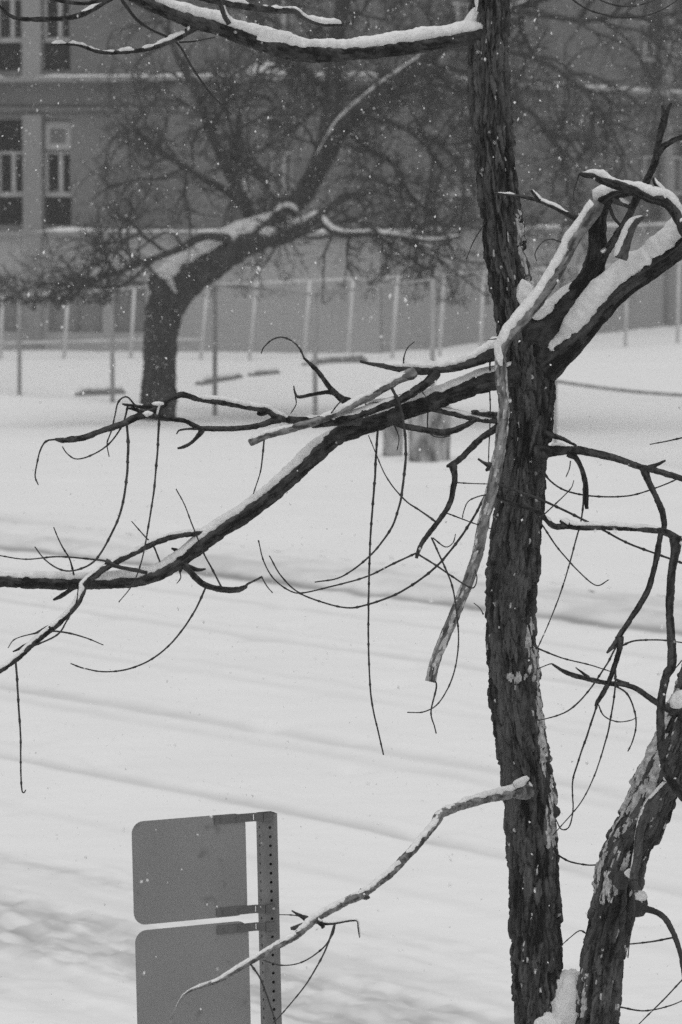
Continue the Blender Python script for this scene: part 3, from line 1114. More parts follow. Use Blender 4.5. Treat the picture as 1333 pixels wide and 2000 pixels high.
mask2 = np.clip(nm + 0.55, 0, 1.3) * upside * fac2 * np.clip(band + .12, 0, 1.2) * reg2 - 0.50
snow_patches(Pg2, F2_, S2, mask2 * 1.7, 0.003, trunk2, 8)
TH, SS, sp_m = grid_mask(Pg2, S2, 477, 0.66, 12, 24)
snow_patches(Pg2, F2_, S2, sp_m * fac2 * 1.2, 0.006, trunk2, 6)


def blob(c_, ax, ay, az, parent, seed, name='snow', m='snow', n=28, rough=0.35, sq=1.0):
    th, ph = np.meshgrid(np.linspace(0, 2 * np.pi, n, endpoint=False), np.linspace(0.001, np.pi - 0.001, n // 2), indexing='ij')
    dx, dy, dz = np.cos(th) * np.sin(ph), np.sin(th) * np.sin(ph), np.cos(ph)
    r = 1 + rough * (fbm(dx * 1.7 + 5, dy * 1.7 + 5, dz * 1.7 + 5, seed, 4) - 0.5) * 2
    r = r + rough * 0.35 * (fbm(dx * 7 + 5, dy * 7 + 5, dz * 7 + 5, seed + 9, 4) - 0.5)
    dz = np.sign(dz) * np.abs(dz) ** sq
    c_ = np.asarray(c_, float)
    V = c_ + (r * dx)[..., None] * np.asarray(ax, float) + (r * dy)[..., None] * np.asarray(ay, float) + (r * dz)[..., None] * np.asarray(az, float)
    h = n // 2
    i, j = np.meshgrid(np.arange(n), np.arange(h - 1), indexing='ij')
    i2 = (i + 1) % n
    F_ = np.stack((i * h + j, i * h + j + 1, i2 * h + j + 1, i2 * h + j), -1).reshape(-1, 4)
    attrs = {'tone': np.full(V.shape[:2], .4)} if m == 'bark' else None
    return link(name, mesh_np(name, V.reshape(-1, 3), F_, attrs), M[m], parent)


def pb(px, py, d, rx, ry, parent, seed, ang=0, depth=None, **kw):
    """blob centred at a pixel, half-sizes in pixels, turned by ang degrees in the picture plane"""
    s = K * d
    a = math.radians(ang)
    blob(at(px, py, d), (rx * s * math.cos(a), 0, rx * s * math.sin(a)), (0, (depth or min(rx, ry)) * s, 0), (-ry * s * math.sin(a), 0, ry * s * math.cos(a)), parent, seed, **kw)


# snow packed in the low crotch between the trunks
pb(1118, 2010, D0 + 0.005, 52, 118, trunk, 3, ang=0, depth=36, rough=0.14, n=110, sq=0.45)
pb(1078, 2030, D0 - 0.05, 34, 52, trunk, 4, ang=10, depth=30, rough=0.3, n=80, sq=.8)
pb(1150, 1990, D0 - 0.052, 20, 30, trunk2, 4, ang=-25, depth=14, rough=0.4, n=60)
# burl with a shoot on the right trunk
pb(1243, 1768, D0 - 0.1, 24, 26, trunk2, 9, m='bark', name='burl', rough=0.22, n=40, depth=24)
pb(1250, 1752, D0 - 0.115, 15, 13, trunk2, 10, rough=0.25)
pb(1213, 1720, D0 - 0.175, 15, 19, trunk2, 12, m='bark', name='burl', rough=0.3, n=36, depth=9)
pb(1233, 1706, D0 - 0.19, 12, 10, trunk2, 13, rough=0.4, depth=5)
pb(1086, 1586, D0, 10, 12, trunk, 14, m='bark', name='burl', rough=0.4)

# ---- big limb across the top, heavy with snow
limb([(958, 66, 20), (917, 70, 16.5), (867, 80, 15.5), (817, 88, 15), (740, 98, 14.5), (667, 105, 14), (600, 105, 15.5), (550, 97, 15.5), (475, 73, 14.5), (425, 54, 14), (375, 41, 13), (320, 19, 12.5), (280, 3, 11), (230, -20, 10), (120, -60, 9)], D0, D0 - 0.9, snow=16, half=0.85, cell=(0.016, .05))
pb(918, 42, D0 - 0.03, 12, 34, KNOWN[-1][4], 21, ang=-32, rough=0.2, depth=14, n=36)
pb(535, 70, D0 - 0.62, 34, 12, KNOWN[-1][4], 22, rough=0.25, depth=12, n=36)
limb([(940, -40, 6), (938, -5, 5), (934, 22, 3)], D0 - 0.07, snow=6, half=1.3)
limb([(385, 47, 7), (350, 72, 5.5), (300, 92, 4.5), (255, 100, 4.2), (220, 102, 4), (190, 100, 4), (150, 87, 3), (100, 86, 2)], None, D0 - 0.95, patchy=0.45, snow=5)
limb([(260, -30, 7), (205, 2, 6.5), (165, 25, 6), (135, 34, 5), (90, 37, 5), (30, 34, 4), (0, 12, 2.5), (-15, -10, 2)], None, D0 - 1.1, snow=3, patchy=0.5)
limb([(80, -8, 3), (120, 1, 4), (165, 6, 4), (210, -4, 5)], D0 - 1.0, D0 - .9)
limb([(235, -5, 3.5), (265, 35, 3), (295, 57, 2.6), (345, 83, 2.2), (375, 130, 2.2), (410, 180, 2), (452, 223, 1.2)], D0 - 0.7, D0 - 0.5, m='twig')
limb([(370, -25, 9), (400, -6, 8), (450, 6, 7), (500, 15, 6.5), (540, 19, 6), (575, 21, 6), (592, 33, 4), (625, 46, 3.5), (668, 48, 3)], D0 - 0.8, D0 - 0.5, snow=8, patchy=0.38)
limb([(425, -25, 5), (431, 5, 5), (437, 26, 5), (448, 46, 5)], D0 - 0.75, D0 - 0.72, snow=5, m='pale_bark')
limb([(350, 82, 2), (380, 80, 1.5), (420, 72, 1)], m='twig')

# ---- limbs from the upper crotch
limb([(1030, 690, 40), (1052, 655, 36), (1085, 622, 28), (1120, 585, 26), (1150, 545, 22), (1167, 500, 19.5), (1167, 455, 18), (1169, 415, 17.5), (1180, 393, 15), (1205, 378, 11), (1235, 372, 8), (1262, 378, 6)], D0, D0 - 0.1, snow=14, half=1.0, keep=[(0, 0), (.16, 0), (.2, 1), (.32, .6), (.38, 0), (.78, 0), (.8, 1), (.92, .8), (1, 0)])
limb([(1062, 712, 34), (1090, 695, 26), (1118, 672, 22), (1160, 628, 20), (1198, 585, 20), (1235, 553, 20), (1275, 525, 20), (1315, 494, 19), (1365, 452, 18), (1420, 420, 16)], D0 - 0.02, D0 - 0.2, snow=31, half=1.3, keep=[(0, .0), (.12, .4), (.2, 1), (.85, 1.15), (1, .8)])
stem = [(1168, 394, 10), (1158, 412, 12), (1145, 435, 12), (1120, 472, 12), (1100, 510, 12), (1072, 556, 12.5), (1042, 598, 13), (1012, 634, 13), (990, 662, 13), (979, 690, 12), (979, 740, 11), (985, 800, 10.5), (979, 860, 10.5), (971, 910, 10), (960, 960, 10.5), (946, 1020, 10.5), (933, 1080, 10.5), (914, 1140, 11), (893, 1190, 10.5), (870, 1240, 10.5), (852, 1290, 10), (842, 1332, 9.5)]
so, Ps, Fs, Ss = limb(stem, D0 - 0.12, D0 - 0.32, m='dusted_bark', snow=8, half=1.1, knots=0.16, keep=[(0, .4), (.06, 1), (.30, 1), (.35, .3), (.38, .0), (1, .0)])
TH, SS, nm = grid_mask(Ps, Ss, 511, 0.58, 4, 20)
low = (Ps[..., 2] < z_of(690))
snow_patches(Ps, Fs, Ss, nm * low * (Ps[..., 1] < Ps[..., 1].mean(1, keepdims=True) + .004), 0.0035, so, 3)
pb(1028, 576, D0 - 0.05, 17, 30, trunk, 25, ang=14, rough=0.28, depth=14, n=40)
pb(1062, 604, D0 - 0.06, 25, 14, trunk, 26, ang=35, rough=0.25, depth=14, n=40)
limb([(1420, 500, 16), (1352, 462, 14), (1330, 432, 13), (1315, 408, 12), (1298, 392, 12), (1270, 386, 11), (1237, 371, 10), (1200, 359, 9), (1175, 351, 7.5), (1158, 343, 6), (1143, 341, 4.5), (1133, 338, 2.5)], D0 - 0.25, D0 - 0.3, snow=11, half=1.0, keep=[(0, .3), (.35, .4), (.45, .9), (.6, 1.2), (.75, .2), (.8, .1), (.88, 1), (.95, .6), (1, 0)], knots=.22)
limb([(1168, 515, 9), (1185, 490, 8), (1202, 466, 8), (1225, 430, 7.5), (1242, 392, 7.5), (1265, 350, 7.5), (1280, 315, 7), (1287, 277, 6.5), (1295, 245, 7.5), (1299, 228, 6), (1294, 205, 2.5)], None, D0 - 0.2)
limb([(1297, 235, 5), (1304, 218, 4), (1312, 200, 2)])
limb([(1284, 298, 6), (1300, 284, 5), (1335, 267, 5), (1400, 262, 4)])
limb([(1145, 430, 6), (1128, 426, 5.5), (1107, 417, 5), (1085, 405, 4.5), (1062, 395, 4), (1040, 388, 3.6), (1010, 382, 3), (985, 379, 2.5), (968, 376, 1.5)], D0 - 0.12, D0 - 0.1, snow=4, patchy=0.5)
limb([(1054, 392, 4), (1047, 382, 3.5), (1038, 371, 2.5)], snow=3)
limb([(1213, 505, 9), (1225, 470, 9), (1236, 442, 9), (1246, 430, 7), (1258, 424, 3)], D0 - 0.2, snow=9, half=1.4, patchy=0.3, m='pale_bark')
limb([(1296, 392, 7), (1290, 372, 6), (1280, 356, 4), (1277, 346, 2)], snow=4, patchy=.3)
limb([(1190, 400, 4), (1200, 425, 3), (1213, 440, 3)], m='twig')
limb([(1195, 385, 6), (1212, 395, 6), (1230, 402, 5)], snow=6, m='pale_bark')

# ---- limbs to the left
limb([(1010, 728, 26), (975, 738, 21), (930, 750, 19.5), (880, 770, 18.5), (840, 785, 18), (790, 803, 18), (740, 822, 17), (690, 838, 17), (655, 853, 16.5), (620, 885, 16), (580, 923, 15.5), (540, 958, 15), (500, 990, 15), (460, 1018, 15), (420, 1044, 15), (380, 1074, 14.5), (350, 1097, 14), (320, 1116, 13.5), (290, 1128, 13), (250, 1136, 12.5), (200, 1139, 12), (150, 1140, 11.5), (80, 1138, 11.5), (0, 1135, 11), (-80, 1130, 11)], D0 - 0.03, D0 - 0.5, snow=10, half=0.8, knots=.08, cell=(.014, .05), keep=[(0, .2), (.05, 1), (.16, 1), (.25, .2), (.32, .2), (.36, 1), (1, 1.2)])
limb([(985, 680, 13), (962, 690, 11), (930, 704, 10), (890, 716, 9.5), (850, 721, 9), (810, 723, 8), (767, 717, 6), (735, 712, 4), (704, 706, 2)], D0 - 0.06, D0 - 0.2, snow=13, half=1.1, keep=[(0, 1.2), (.3, 1), (.6, 1), (.75, .6), (.85, 0), (1, 0)])
limb([(808, 726, 8), (772, 744, 9), (720, 774, 9), (680, 795, 8.5), (640, 814, 8), (600, 828, 8), (560, 840, 8), (520, 850, 8), (497, 860, 9), (489, 864, 7)], None, D0 - 0.45, m='dusted_bark', snow=3, half=1.2, patchy=0.45)
limb([(852, 726, 7), (842, 740, 8), (820, 758, 8), (785, 779, 8), (740, 796, 8), (690, 812, 9), (650, 824, 8), (610, 830, 6)], None, D0 - 0.3, snow=4, patchy=.5)
limb([(715, 795, 6), (742, 789, 6), (770, 788, 5)], D0 - .2, snow=5)
limb([(700, 818, 9), (660, 823, 8.5), (590, 822, 8), (560, 819, 7.5), (538, 812, 7), (518, 800, 6), (480, 795, 6), (440, 787, 6), (390, 780, 5.5), (360, 771, 5.5), (345, 773, 5.5), (320, 785, 5), (300, 794, 5), (270, 793, 4), (240, 789, 2)], D0 - 0.18, D0 - 0.6, snow=5, patchy=0.42)
limb([(520, 802, 5), (510, 808, 4), (502, 806, 3)])
limb([(545, 818, 6), (500, 832, 5.5), (450, 837, 5.5), (400, 837, 5), (385, 834, 5), (360, 822, 4.5), (320, 817, 4.5), (298, 812, 4)], None, D0 - 0.6)
limb([(396, 838, 4.5), (388, 850, 4), (374, 865, 3.5), (358, 873, 3.5), (347, 876, 2)])
limb([(385, 837, 3), (365, 838, 2.2), (350, 841, 2), (345, 848, 1.2)], m='twig')
limb([(325, 786, 5), (305, 800, 6), (285, 809, 7), (262, 817, 7), (240, 828, 6.5), (200, 841, 6), (165, 854, 6), (140, 858, 6.5), (125, 860, 5), (108, 858, 2.5)], D0 - 0.55, D0 - 0.75, knots=.25)
pb(289, 808, D0 - 0.6, 12, 6, KNOWN[-1][4], 31, rough=0.35)
pb(309, 788, D0 - 0.6, 12, 4, KNOWN[-1][4], 32, rough=0.35)
limb([(300, 812, 4), (280, 806, 3.5), (262, 799, 3.5), (250, 797, 2)])
limb([(312, 815, 5), (314, 800, 4), (318, 790, 4)], snow=3)
limb([(682, 786, 6), (667, 778, 5.5), (645, 757, 5.2), (625, 730, 4.5), (610, 714, 4), (594, 699, 2.5)], D0 - 0.25, D0 - 0.3)
limb([(668, 777, 4), (645, 766, 4), (612, 770, 3.6), (583, 775, 3.2), (576, 765, 2), (574, 753, 1.2)])
limb([(803, 777, 7), (820, 783, 7), (840, 795, 7), (887, 807, 6.5), (927, 817, 6.5), (972, 823, 6)], D0 - 0.08, D0 - 0.1, snow=3, patchy=.5)
limb([(972, 811, 5), (950, 808, 5.5), (925, 805, 5), (921, 805, 3)], D0 - 0.1, snow=4, patchy=.3)
limb([(745, 812, 6), (787, 831, 6), (837, 841, 6), (862, 845, 6.5), (882, 842, 6), (907, 832, 5.5), (930, 819, 5)], D0 - 0.15, D0 - 0.12, knots=.2)
limb([(985, 830, 7), (965, 840, 6), (940, 856, 6), (920, 876, 6), (900, 896, 6), (886, 906, 6), (874, 911, 3)], D0 - 0.08, D0 - 0.25, knots=.22)
limb([(884, 905, 6), (889, 930, 6), (886, 955, 5.5), (880, 982, 5.5), (866, 1006, 5), (850, 1027, 5), (832, 1050, 4.5), (820, 1070, 4), (814, 1090, 3)], None, D0 - 0.35)
limb([(960, 910, 4), (948, 905, 3), (934, 896, 2)])
limb([(962, 905, 4), (955, 915, 4), (949, 919, 2)])

# ---- far left of the big limb
limb([(425, 1040, 7), (380, 1041, 7), (340, 1047, 7), (300, 1060, 7), (260, 1080, 7), (220, 1101, 7), (190, 1120, 7.5), (165, 1141, 8), (160, 1158, 7.5), (145, 1185, 7), (120, 1210, 7), (90, 1235, 7), (60, 1260, 7), (30, 1288, 6), (-5, 1312, 6), (-40, 1335, 6)], None, D0 - 0.62, snow=2, knots=.10)
limb([(206, 1098, 5), (235, 1108, 4), (262, 1113, 4), (288, 1119, 3.5)], None)
limb([(155, 1140, 5), (140, 1150, 4.5), (122, 1163, 4.5), (104, 1172, 2)], knots=.3)
limb([(355, 1098, 6), (368, 1112, 6.5), (384, 1130, 6.5), (402, 1143, 6.5), (430, 1151, 6), (460, 1152, 6), (478, 1147, 5), (484, 1141, 2.5), (512, 1127, 1.8)], None, D0 - 0.5)
limb([(368, 1108, 4), (388, 1113, 3.5), (402, 1111, 2)])
limb([(357, 1100, 4), (354, 1110, 3.5), (352, 1118, 2)])
limb([(352, 1080, 3.5), (343, 1074, 3.5), (335, 1071, 2)])
limb([(62, 1258, 5), (45, 1264, 4), (25, 1273, 1.5)], knots=.3)
limb([(100, 1228, 5), (84, 1231, 4), (66, 1238, 2)], knots=.3)

# ---- right side
limb([(1050, 884, 10), (1077, 881, 8.5), (1110, 880, 8), (1142, 881, 8), (1207, 896, 7), (1250, 911, 6.5), (1290, 921, 6), (1340, 937, 6), (1400, 950, 5)], D0 - 0.05, D0 - 0.4)
pb(1090, 872, D0 - 0.06, 14, 8, KNOWN[-1][4], 41, rough=0.3)
limb([(1062, 848, 6), (1080, 851, 5), (1102, 858, 4.5), (1127, 871, 1.8)], D0 - 0.05)
limb([(1268, 914, 4), (1285, 907, 3.5), (1301, 899, 2)])
limb([(1112, 884, 5), (1128, 897, 5), (1140, 925, 5), (1146, 955, 5), (1146, 980, 4.5), (1147, 994, 3)])
limb([(1258, 912, 6), (1268, 940, 6), (1282, 970, 6), (1294, 1000, 6), (1298, 1028, 6), (1291, 1045, 5.5), (1284, 1085, 6), (1275, 1125, 6), (1264, 1158, 6), (1240, 1198, 5.5), (1215, 1235, 5.5), (1202, 1258, 5), (1193, 1268, 4), (1186, 1276, 1.5)], None, D0 - 0.35)
limb([(968, 965, 2.5), (985, 978, 4), (1005, 986, 5), (1030, 991, 5), (1052, 999, 5.5), (1068, 1015, 5.5), (1085, 1028, 6), (1112, 1027, 6), (1140, 1030, 6.5), (1180, 1030, 6), (1220, 1031, 6), (1260, 1034, 6), (1295, 1038, 7), (1316, 1048, 8), (1332, 1060, 7)], D0 - 0.22, D0 - 0.3, snow=5, patchy=.5, knots=.2)
limb([(1112, 1026, 5), (1102, 1021, 4.5), (1094, 1017, 2.5)], snow=5)
limb([(1320, 1048, 8), (1320, 1075, 8), (1312, 1125, 8), (1309, 1190, 8), (1312, 1250, 8), (1313, 1300, 9), (1303, 1320, 9), (1293, 1365, 8), (1291, 1410, 8), (1293, 1460, 8), (1300, 1500, 8), (1318, 1535, 8), (1345, 1570, 7), (1380, 1600, 6)], None, D0 - 0.3)
limb([(1211, 1244, 5.5), (1211, 1265, 5.5), (1203, 1295, 5.5), (1190, 1332, 5), (1178, 1355, 5), (1167, 1372, 4.5), (1164, 1380, 2.5)])
limb([(1320, 1388, 7), (1300, 1380, 6.5), (1277, 1368, 6), (1245, 1346, 5.5), (1220, 1338, 5), (1190, 1335, 5), (1142, 1325, 5), (1107, 1314, 4.5), (1085, 1301, 3), (1075, 1297, 1.3), (1052, 1306, 1)], D0 - 0.28, D0 - 0.4, knots=.2)
limb([(1150, 1324, 3), (1138, 1314, 2.5), (1125, 1304, 1.2)])
limb([(1228, 1338, 3.5), (1214, 1332, 3), (1200, 1325, 1.5)])
pb(1328, 1366, D0 - 0.3, 22, 16, trunk2, 51, ang=40, rough=0.3)
limb([(1250, 1773, 8), (1268, 1777, 6.5), (1290, 1786, 6), (1306, 1803, 5.5), (1320, 1832, 5.5), (1332, 1872, 5), (1340, 1930, 4.5)], D0 - 0.12, D0 - 0.3, m='twig')
limb([(1312, 1524, 9), (1290, 1548, 9), (1270, 1572, 9), (1257, 1602, 9), (1250, 1632, 9), (1246, 1672, 9), (1238, 1715, 7)], D0 - 0.245, D0 - 0.215, m='pale_bark', name='vine', snow=2, patchy=.4)
limb([(1300, 1518, 7), (1316, 1528, 7), (1340, 1550, 5), (1370, 1575, 4)], D0 - 0.24, D0 - .3)
pb(1305, 1521, D0 - 0.26, 9, 6, trunk2, 53, rough=0.3)

# ---- low bare branch reaching across the sign
limb([(1040, 1541, 13), (1015, 1545, 12), (985, 1552, 11), (950, 1560, 10), (915, 1570, 9.5), (885, 1580, 9), (862, 1590, 9), (848, 1612, 8.5), (825, 1640, 8.5), (800, 1668, 8.5), (770, 1700, 8.5), (740, 1724, 8.5), (712, 1745, 8.5), (680, 1760, 8), (645, 1778, 8), (615, 1796, 8), (577, 1828, 7.5), (530, 1855, 6.5), (480, 1884, 6), (430, 1914, 5), (400, 1925, 4.5), (370, 1936, 2.5), (350, 1956, 1.8), (333, 1998, 1.5), (330, 2040, 1.2)], D0 - 0.01, D0 - 1.9, m='dusted_bark', snow=5, half=1.1, patchy=.28, keep=[(0, 1.4), (.1, 1.2), (.3, .7), (.5, .7), (.6, .8), (.8, .4), (.9, .1), (1, 0)], knots=.16)
pb(1018, 1528, D0 - 0.1, 17, 9, KNOWN[-1][4], 61, ang=28, rough=0.4, n=36)
limb([(714, 1745, 9), (709, 1750, 8), (706, 1753, 4)], m='pale_bark')
limb([(600, 1808, 5), (580, 1812, 5), (568, 1814, 3)], m='pale_bark')
limb([(600, 1796, 4), (585, 1788, 3), (570, 1779, 1.2)])
limb([(612, 1797, 4.5), (632, 1804, 4), (650, 1804, 3), (675, 1800, 2.5), (697, 1799, 1.8), (700, 1812, 1.6), (703, 1832, 1)], snow=2)
limb([(626, 1801, 4), (632, 1810, 3), (628, 1813, 2)])

# ---- thin hanging shoots
TW = [
    [(740, 826), (735, 900), (727, 1000), (722, 1080), (720, 1180), (721, 1280), (727, 1370), (740, 1430), (750, 1475)],
    [(765, 757), (780, 792), (788, 830), (793, 890), (788, 950), (781, 988), (762, 1035), (722, 1087), (667, 1127), (615, 1137)],
    [(247, 828), (250, 880), (248, 930), (236, 1000), (215, 1050), (185, 1095), (150, 1113), (120, 1113), (90, 1095), (68, 1068)],
    [(312, 817), (308, 880), (300, 960), (290, 1030), (278, 1090), (260, 1140), (232, 1176)],
    [(281, 813), (262, 790), (250, 776), (240, 776), (230, 787), (225, 810), (218, 840), (209, 865), (213, 892)],
    [(250, 793), (240, 828), (215, 865), (180, 888), (150, 896), (132, 886), (122, 872)],
    [(110, 858), (90, 862), (79, 880), (73, 905), (69, 930), (75, 947)],
    [(433, 1148), (415, 1112), (398, 1080), (378, 1030), (360, 985), (344, 955)],
    [(318, 1112), (300, 1066), (285, 1050), (257, 1018)],
    [(148, 1138), (137, 1095), (120, 1065), (105, 1030)],
    [(215, 1100), (200, 1095), (160, 1090), (110, 1087), (50, 1092), (0, 1085), (-40, 1078)],
    [(403, 1147), (380, 1195), (345, 1245), (300, 1285), (250, 1307), (205, 1312), (165, 1306), (138, 1296)],
    [(31, 1288), (36, 1370), (40, 1450), (42, 1535), (46, 1549), (50, 1543)],
    [(818, 1078), (760, 1105), (720, 1125), (667, 1141), (600, 1157), (570, 1155), (535, 1130), (515, 1095), (505, 1055)],
    [(965, 935), (942, 978), (907, 1040), (852, 1107), (782, 1156), (717, 1181), (667, 1186), (590, 1161), (550, 1125), (527, 1085)],
    [(852, 1020), (820, 997), (790, 975), (755, 930), (720, 850)],
    [(843, 1050), (870, 1110), (885, 1150), (893, 1200), (896, 1260), (885, 1320), (860, 1370), (830, 1390), (796, 1392)],
    [(816, 1082), (860, 1110), (905, 1140), (925, 1148), (932, 1130), (928, 1112)],
    [(872, 1002), (920, 1020), (960, 1033)],
    [(845, 1325), (853, 1340), (843, 1390), (850, 1420), (853, 1433)],
    [(972, 945), (1060, 978), (1150, 1020), (1240, 1066), (1333, 1100), (1380, 1115)],
    [(1141, 930), (1138, 1000), (1125, 1060), (1105, 1130), (1080, 1200), (1050, 1268)],
    [(1045, 1005), (1057, 1022), (1090, 1070), (1130, 1115), (1165, 1143), (1190, 1132)],
    [(1060, 915), (1075, 938), (1110, 960), (1170, 970), (1230, 968), (1290, 950), (1333, 932), (1370, 918)],
    [(1040, 1260), (1060, 1270), (1100, 1285), (1150, 1298), (1194, 1312)],
    [(1212, 1263), (1240, 1252), (1290, 1250), (1333, 1255), (1370, 1262)],
    [(1205, 1262), (1185, 1300), (1150, 1350), (1110, 1388), (1062, 1405), (1045, 1406)],
    [(1167, 1376), (1150, 1430), (1130, 1490), (1119, 1530), (1120, 1580), (1112, 1615), (1097, 1620), (1086, 1600)],
    [(1203, 1300), (1201, 1350), (1190, 1420), (1182, 1452), (1162, 1515), (1132, 1572), (1080, 1632)],
    [(1196, 1336), (1225, 1355), (1240, 1390), (1243, 1420), (1235, 1450), (1227, 1468)],
    [(1169, 1376), (1180, 1398), (1205, 1410), (1230, 1408), (1244, 1402)],
    [(1080, 1664), (1100, 1677), (1120, 1685), (1160, 1690), (1200, 1680), (1230, 1662)],
    [(1146, 1824), (1133, 1818), (1115, 1831), (1092, 1852)],
    [(1316, 1831), (1270, 1840), (1225, 1845), (1205, 1846)],
    [(1190, 1964), (1215, 1969), (1260, 1975), (1310, 1965), (1345, 1950)],
    [(1360, 1890), (1333, 1915), (1300, 1950), (1240, 2010)],
    [(1235, 1720), (1241, 1780), (1232, 1830), (1227, 1872)],
    [(1090, -30), (1120, -1), (1150, 18), (1190, 30), (1220, 34), (1260, 30), (1300, 15), (1345, -15)],
    [(1150, -20), (1175, 0), (1210, 11), (1240, 11), (1275, 1), (1310, -15)],
    [(1400, 840), (1333, 855), (1300, 862), (1270, 868)],
    [(789, 717), (790, 697), (796, 680), (810, 667)],
    [(975, 661), (966, 662), (953, 663)],
    [(958, 694), (957, 750), (958, 800), (955, 905)],
    [(517, 853), (512, 900), (508, 925), (495, 965)],
    [(837, 798), (836, 835), (845, 850), (862, 854), (880, 851)],
    [(887, 942), (920, 944), (957, 945)],
    [(958, 965), (935, 970), (915, 980), (906, 1000), (904, 1012)],
    [(846, 1050), (870, 1068), (885, 1060), (890, 1043)],
    [(95, 1233), (70, 1237), (30, 1248), (15, 1266)],
    [(92, 1232), (130, 1236), (165, 1245), (202, 1260)],
    [(56, 1265), (110, 1242), (130, 1214), (148, 1180), (153, 1145)],
    [(512, 1127), (522, 1145), (533, 1158)],
    [(594, 699), (585, 680), (570, 665), (550, 658), (532, 663), (516, 678), (511, 690)],
    [(578, 774), (579, 790), (568, 808)],
    [(951, 430), (938, 450), (924, 475), (912, 506)],
    [(1133, 338), (1127, 355), (1121, 375), (1120, 392)],
    [(1118, 463), (1098, 472), (1078, 467), (1060, 473), (1046, 494), (1049, 510)],
    [(655, 1805), (650, 1825), (630, 1853), (590, 1880), (550, 1886), (515, 1876)],
    [(655, 1806), (635, 1860), (600, 1920), (550, 1982), (535, 1998)],
    [(490, 1884), (510, 1915), (530, 1968), (541, 2010)],
    [(596, 1792), (575, 1788), (546, 1787)],
    [(641, 815), (660, 790), (672, 778), (660, 768), (650, 772)],
    [(345, 775), (342, 762), (335, 752), (322, 748)],
    [(757, 806), (775, 840), (780, 858), (776, 880)],
    [(820, 757), (826, 766), (834, 777)],
    [(1115, 900), (1113, 915), (1106, 932)],
    [(1056, 1012), (1085, 985), (1115, 955), (1122, 938)],
    [(350, 1112), (353, 1128), (345, 1140)],
    [(945, 1200), (938, 1188), (926, 1178)],
    [(905, 400), (902, 420), (898, 455)],
    [(1333, 1290), (1325, 1300), (1318, 1308)],
]
THICK = {0: (2.6, 1.6), 1: (3.4, 1.4), 2: (3.0, 1.2), 3: (2.6, 1.0), 11: (2.2, 1.2), 14: (2.8, 1.3), 20: (2.8, 2.0), 12: (2.4, 1.2)}
for idx, tw in enumerate(TW):
    r0, r1 = THICK.get(idx, (2.1, 1.1))
    L_ = sum(math.hypot(tw[i + 1][0] - tw[i][0], tw[i + 1][1] - tw[i][1]) for i in range(len(tw) - 1))
    if idx not in THICK and L_ < 110:
        r0, r1 = 1.6, 0.9
    n = len(tw)
    pts = [(p[0], p[1], r0 + (r1 - r0) * i / (n - 1)) for i, p in enumerate(tw)]
    q, dist = px_depth(*tw[0])
    swing = random.uniform(-0.25, 0.2) * min(1.0, L_ / 400)
    host = q[4] if dist < 30 else NT
    if host is not NT and host.parent is not NT:
        host = NT
    limb(pts, q[2] - q[3] * K * 12 * 0.3, q[2] + swing, bark=0, name='twig', m='twig', sides=6, knots=0.18, wob=0.7, parent=NT, register=False, step=0.005)

# ------------------------------------------------------------------ the leaning tree across the street
DB = 67.2
FT = empty('tree', at(308, 842, DB), 'out-of-focus leaning bare tree with dense curly twigs beside the tall fence', 'tree')
FT.location.z = zg(FT.location.x, FT.location.y)
FLIMBS = []


def flimb(pts, d0, d1, name='branch', snow=None, keep=None, sides=14, wild=True, half=1.1):
    n = len(pts)
    seg = np.concatenate(([0], np.cumsum([math.hypot(pts[i + 1][0] - pts[i][0], pts[i + 1][1] - pts[i][1]) for i in range(n - 1)])))
    ds = d0 + (d1 - d0) * seg / seg[-1]
    P = np.array([at(p[0], p[1], d) for p, d in zip(pts, ds)])
    R = np.array([p[2] * K * d for p, d in zip(pts, ds)])
    C, RR = spline(P, R, 0.08)
    Pg, F, tone, S = tube(C, RR, sides, 0.02 if name == 'trunk' else 0.006, (0.09, 0.35), 0.12, 0.12)
    V, F2, t2 = closed(Pg, F, tone)
    o = link(name, mesh_np(name, V, F2, {'tone': t2}), M['far_bark'], FT)
    if snow:
        kp = None
        if keep is not None:
            kp = np.interp(S / S[-1], [k_[0] for k_ in keep], [k_[1] for k_ in keep])
        snow_cap(C, RR * 1.12, snow * K * DB, o, SEED[0], half, 0, 0, keep=kp, fs=9.0)
    if wild:
        FLIMBS.append((C, RR))
    return o


flimb([(306, 862, 44), (308, 840, 38), (309, 780, 35), (312, 700, 34), (316, 640, 34), (328, 590, 37), (358, 552, 36), (400, 520, 33), (440, 495, 31), (480, 474, 30), (515, 456, 28), (545, 430, 22)], DB, DB - 0.3, 'trunk', snow=13, sides=40, wild=False, half=1.25, keep=[(0, 0), (.5, 0), (.54, 1.2), (.75, 1.2), (.95, 1.2), (1, .4)])
flimb([(330, 590, 24), (312, 562, 20), (302, 545, 15), (298, 536, 8)], DB - 0.4, DB - .6, snow=14, wild=False)
flimb([(520, 452, 25), (545, 428, 22), (575, 400, 20), (600, 370, 22), (625, 320, 21), (640, 270, 20), (650, 200, 18), (653, 130, 17), (660, 60, 16), (672, 0, 15), (684, -90, 12), (690, -200, 9)], DB, DB + 1)
flimb([(605, 362, 19), (640, 300, 18), (672, 246, 18), (717, 203, 17), (767, 165, 16), (817, 130, 15), (867, 88, 13), (930, 50, 11), (1000, 20, 8), (1080, -10, 7)], DB, DB - 2.5, snow=3, half=0.7, keep=[(0, 0), (.2, .5), (.45, 1), (.7, .8), (1, .6)])
flimb([(505, 465, 18), (535, 468, 15), (570, 458, 13), (600, 440, 11), (628, 421, 9)], DB - 0.3, DB - 1.2, snow=11)
flimb([(500, 455, 17), (480, 400, 12), (450, 340, 11), (430, 300, 10), (410, 250, 9), (385, 185, 8), (360, 130, 7), (340, 95, 5), (325, 40, 4)], DB, DB + 1.5)
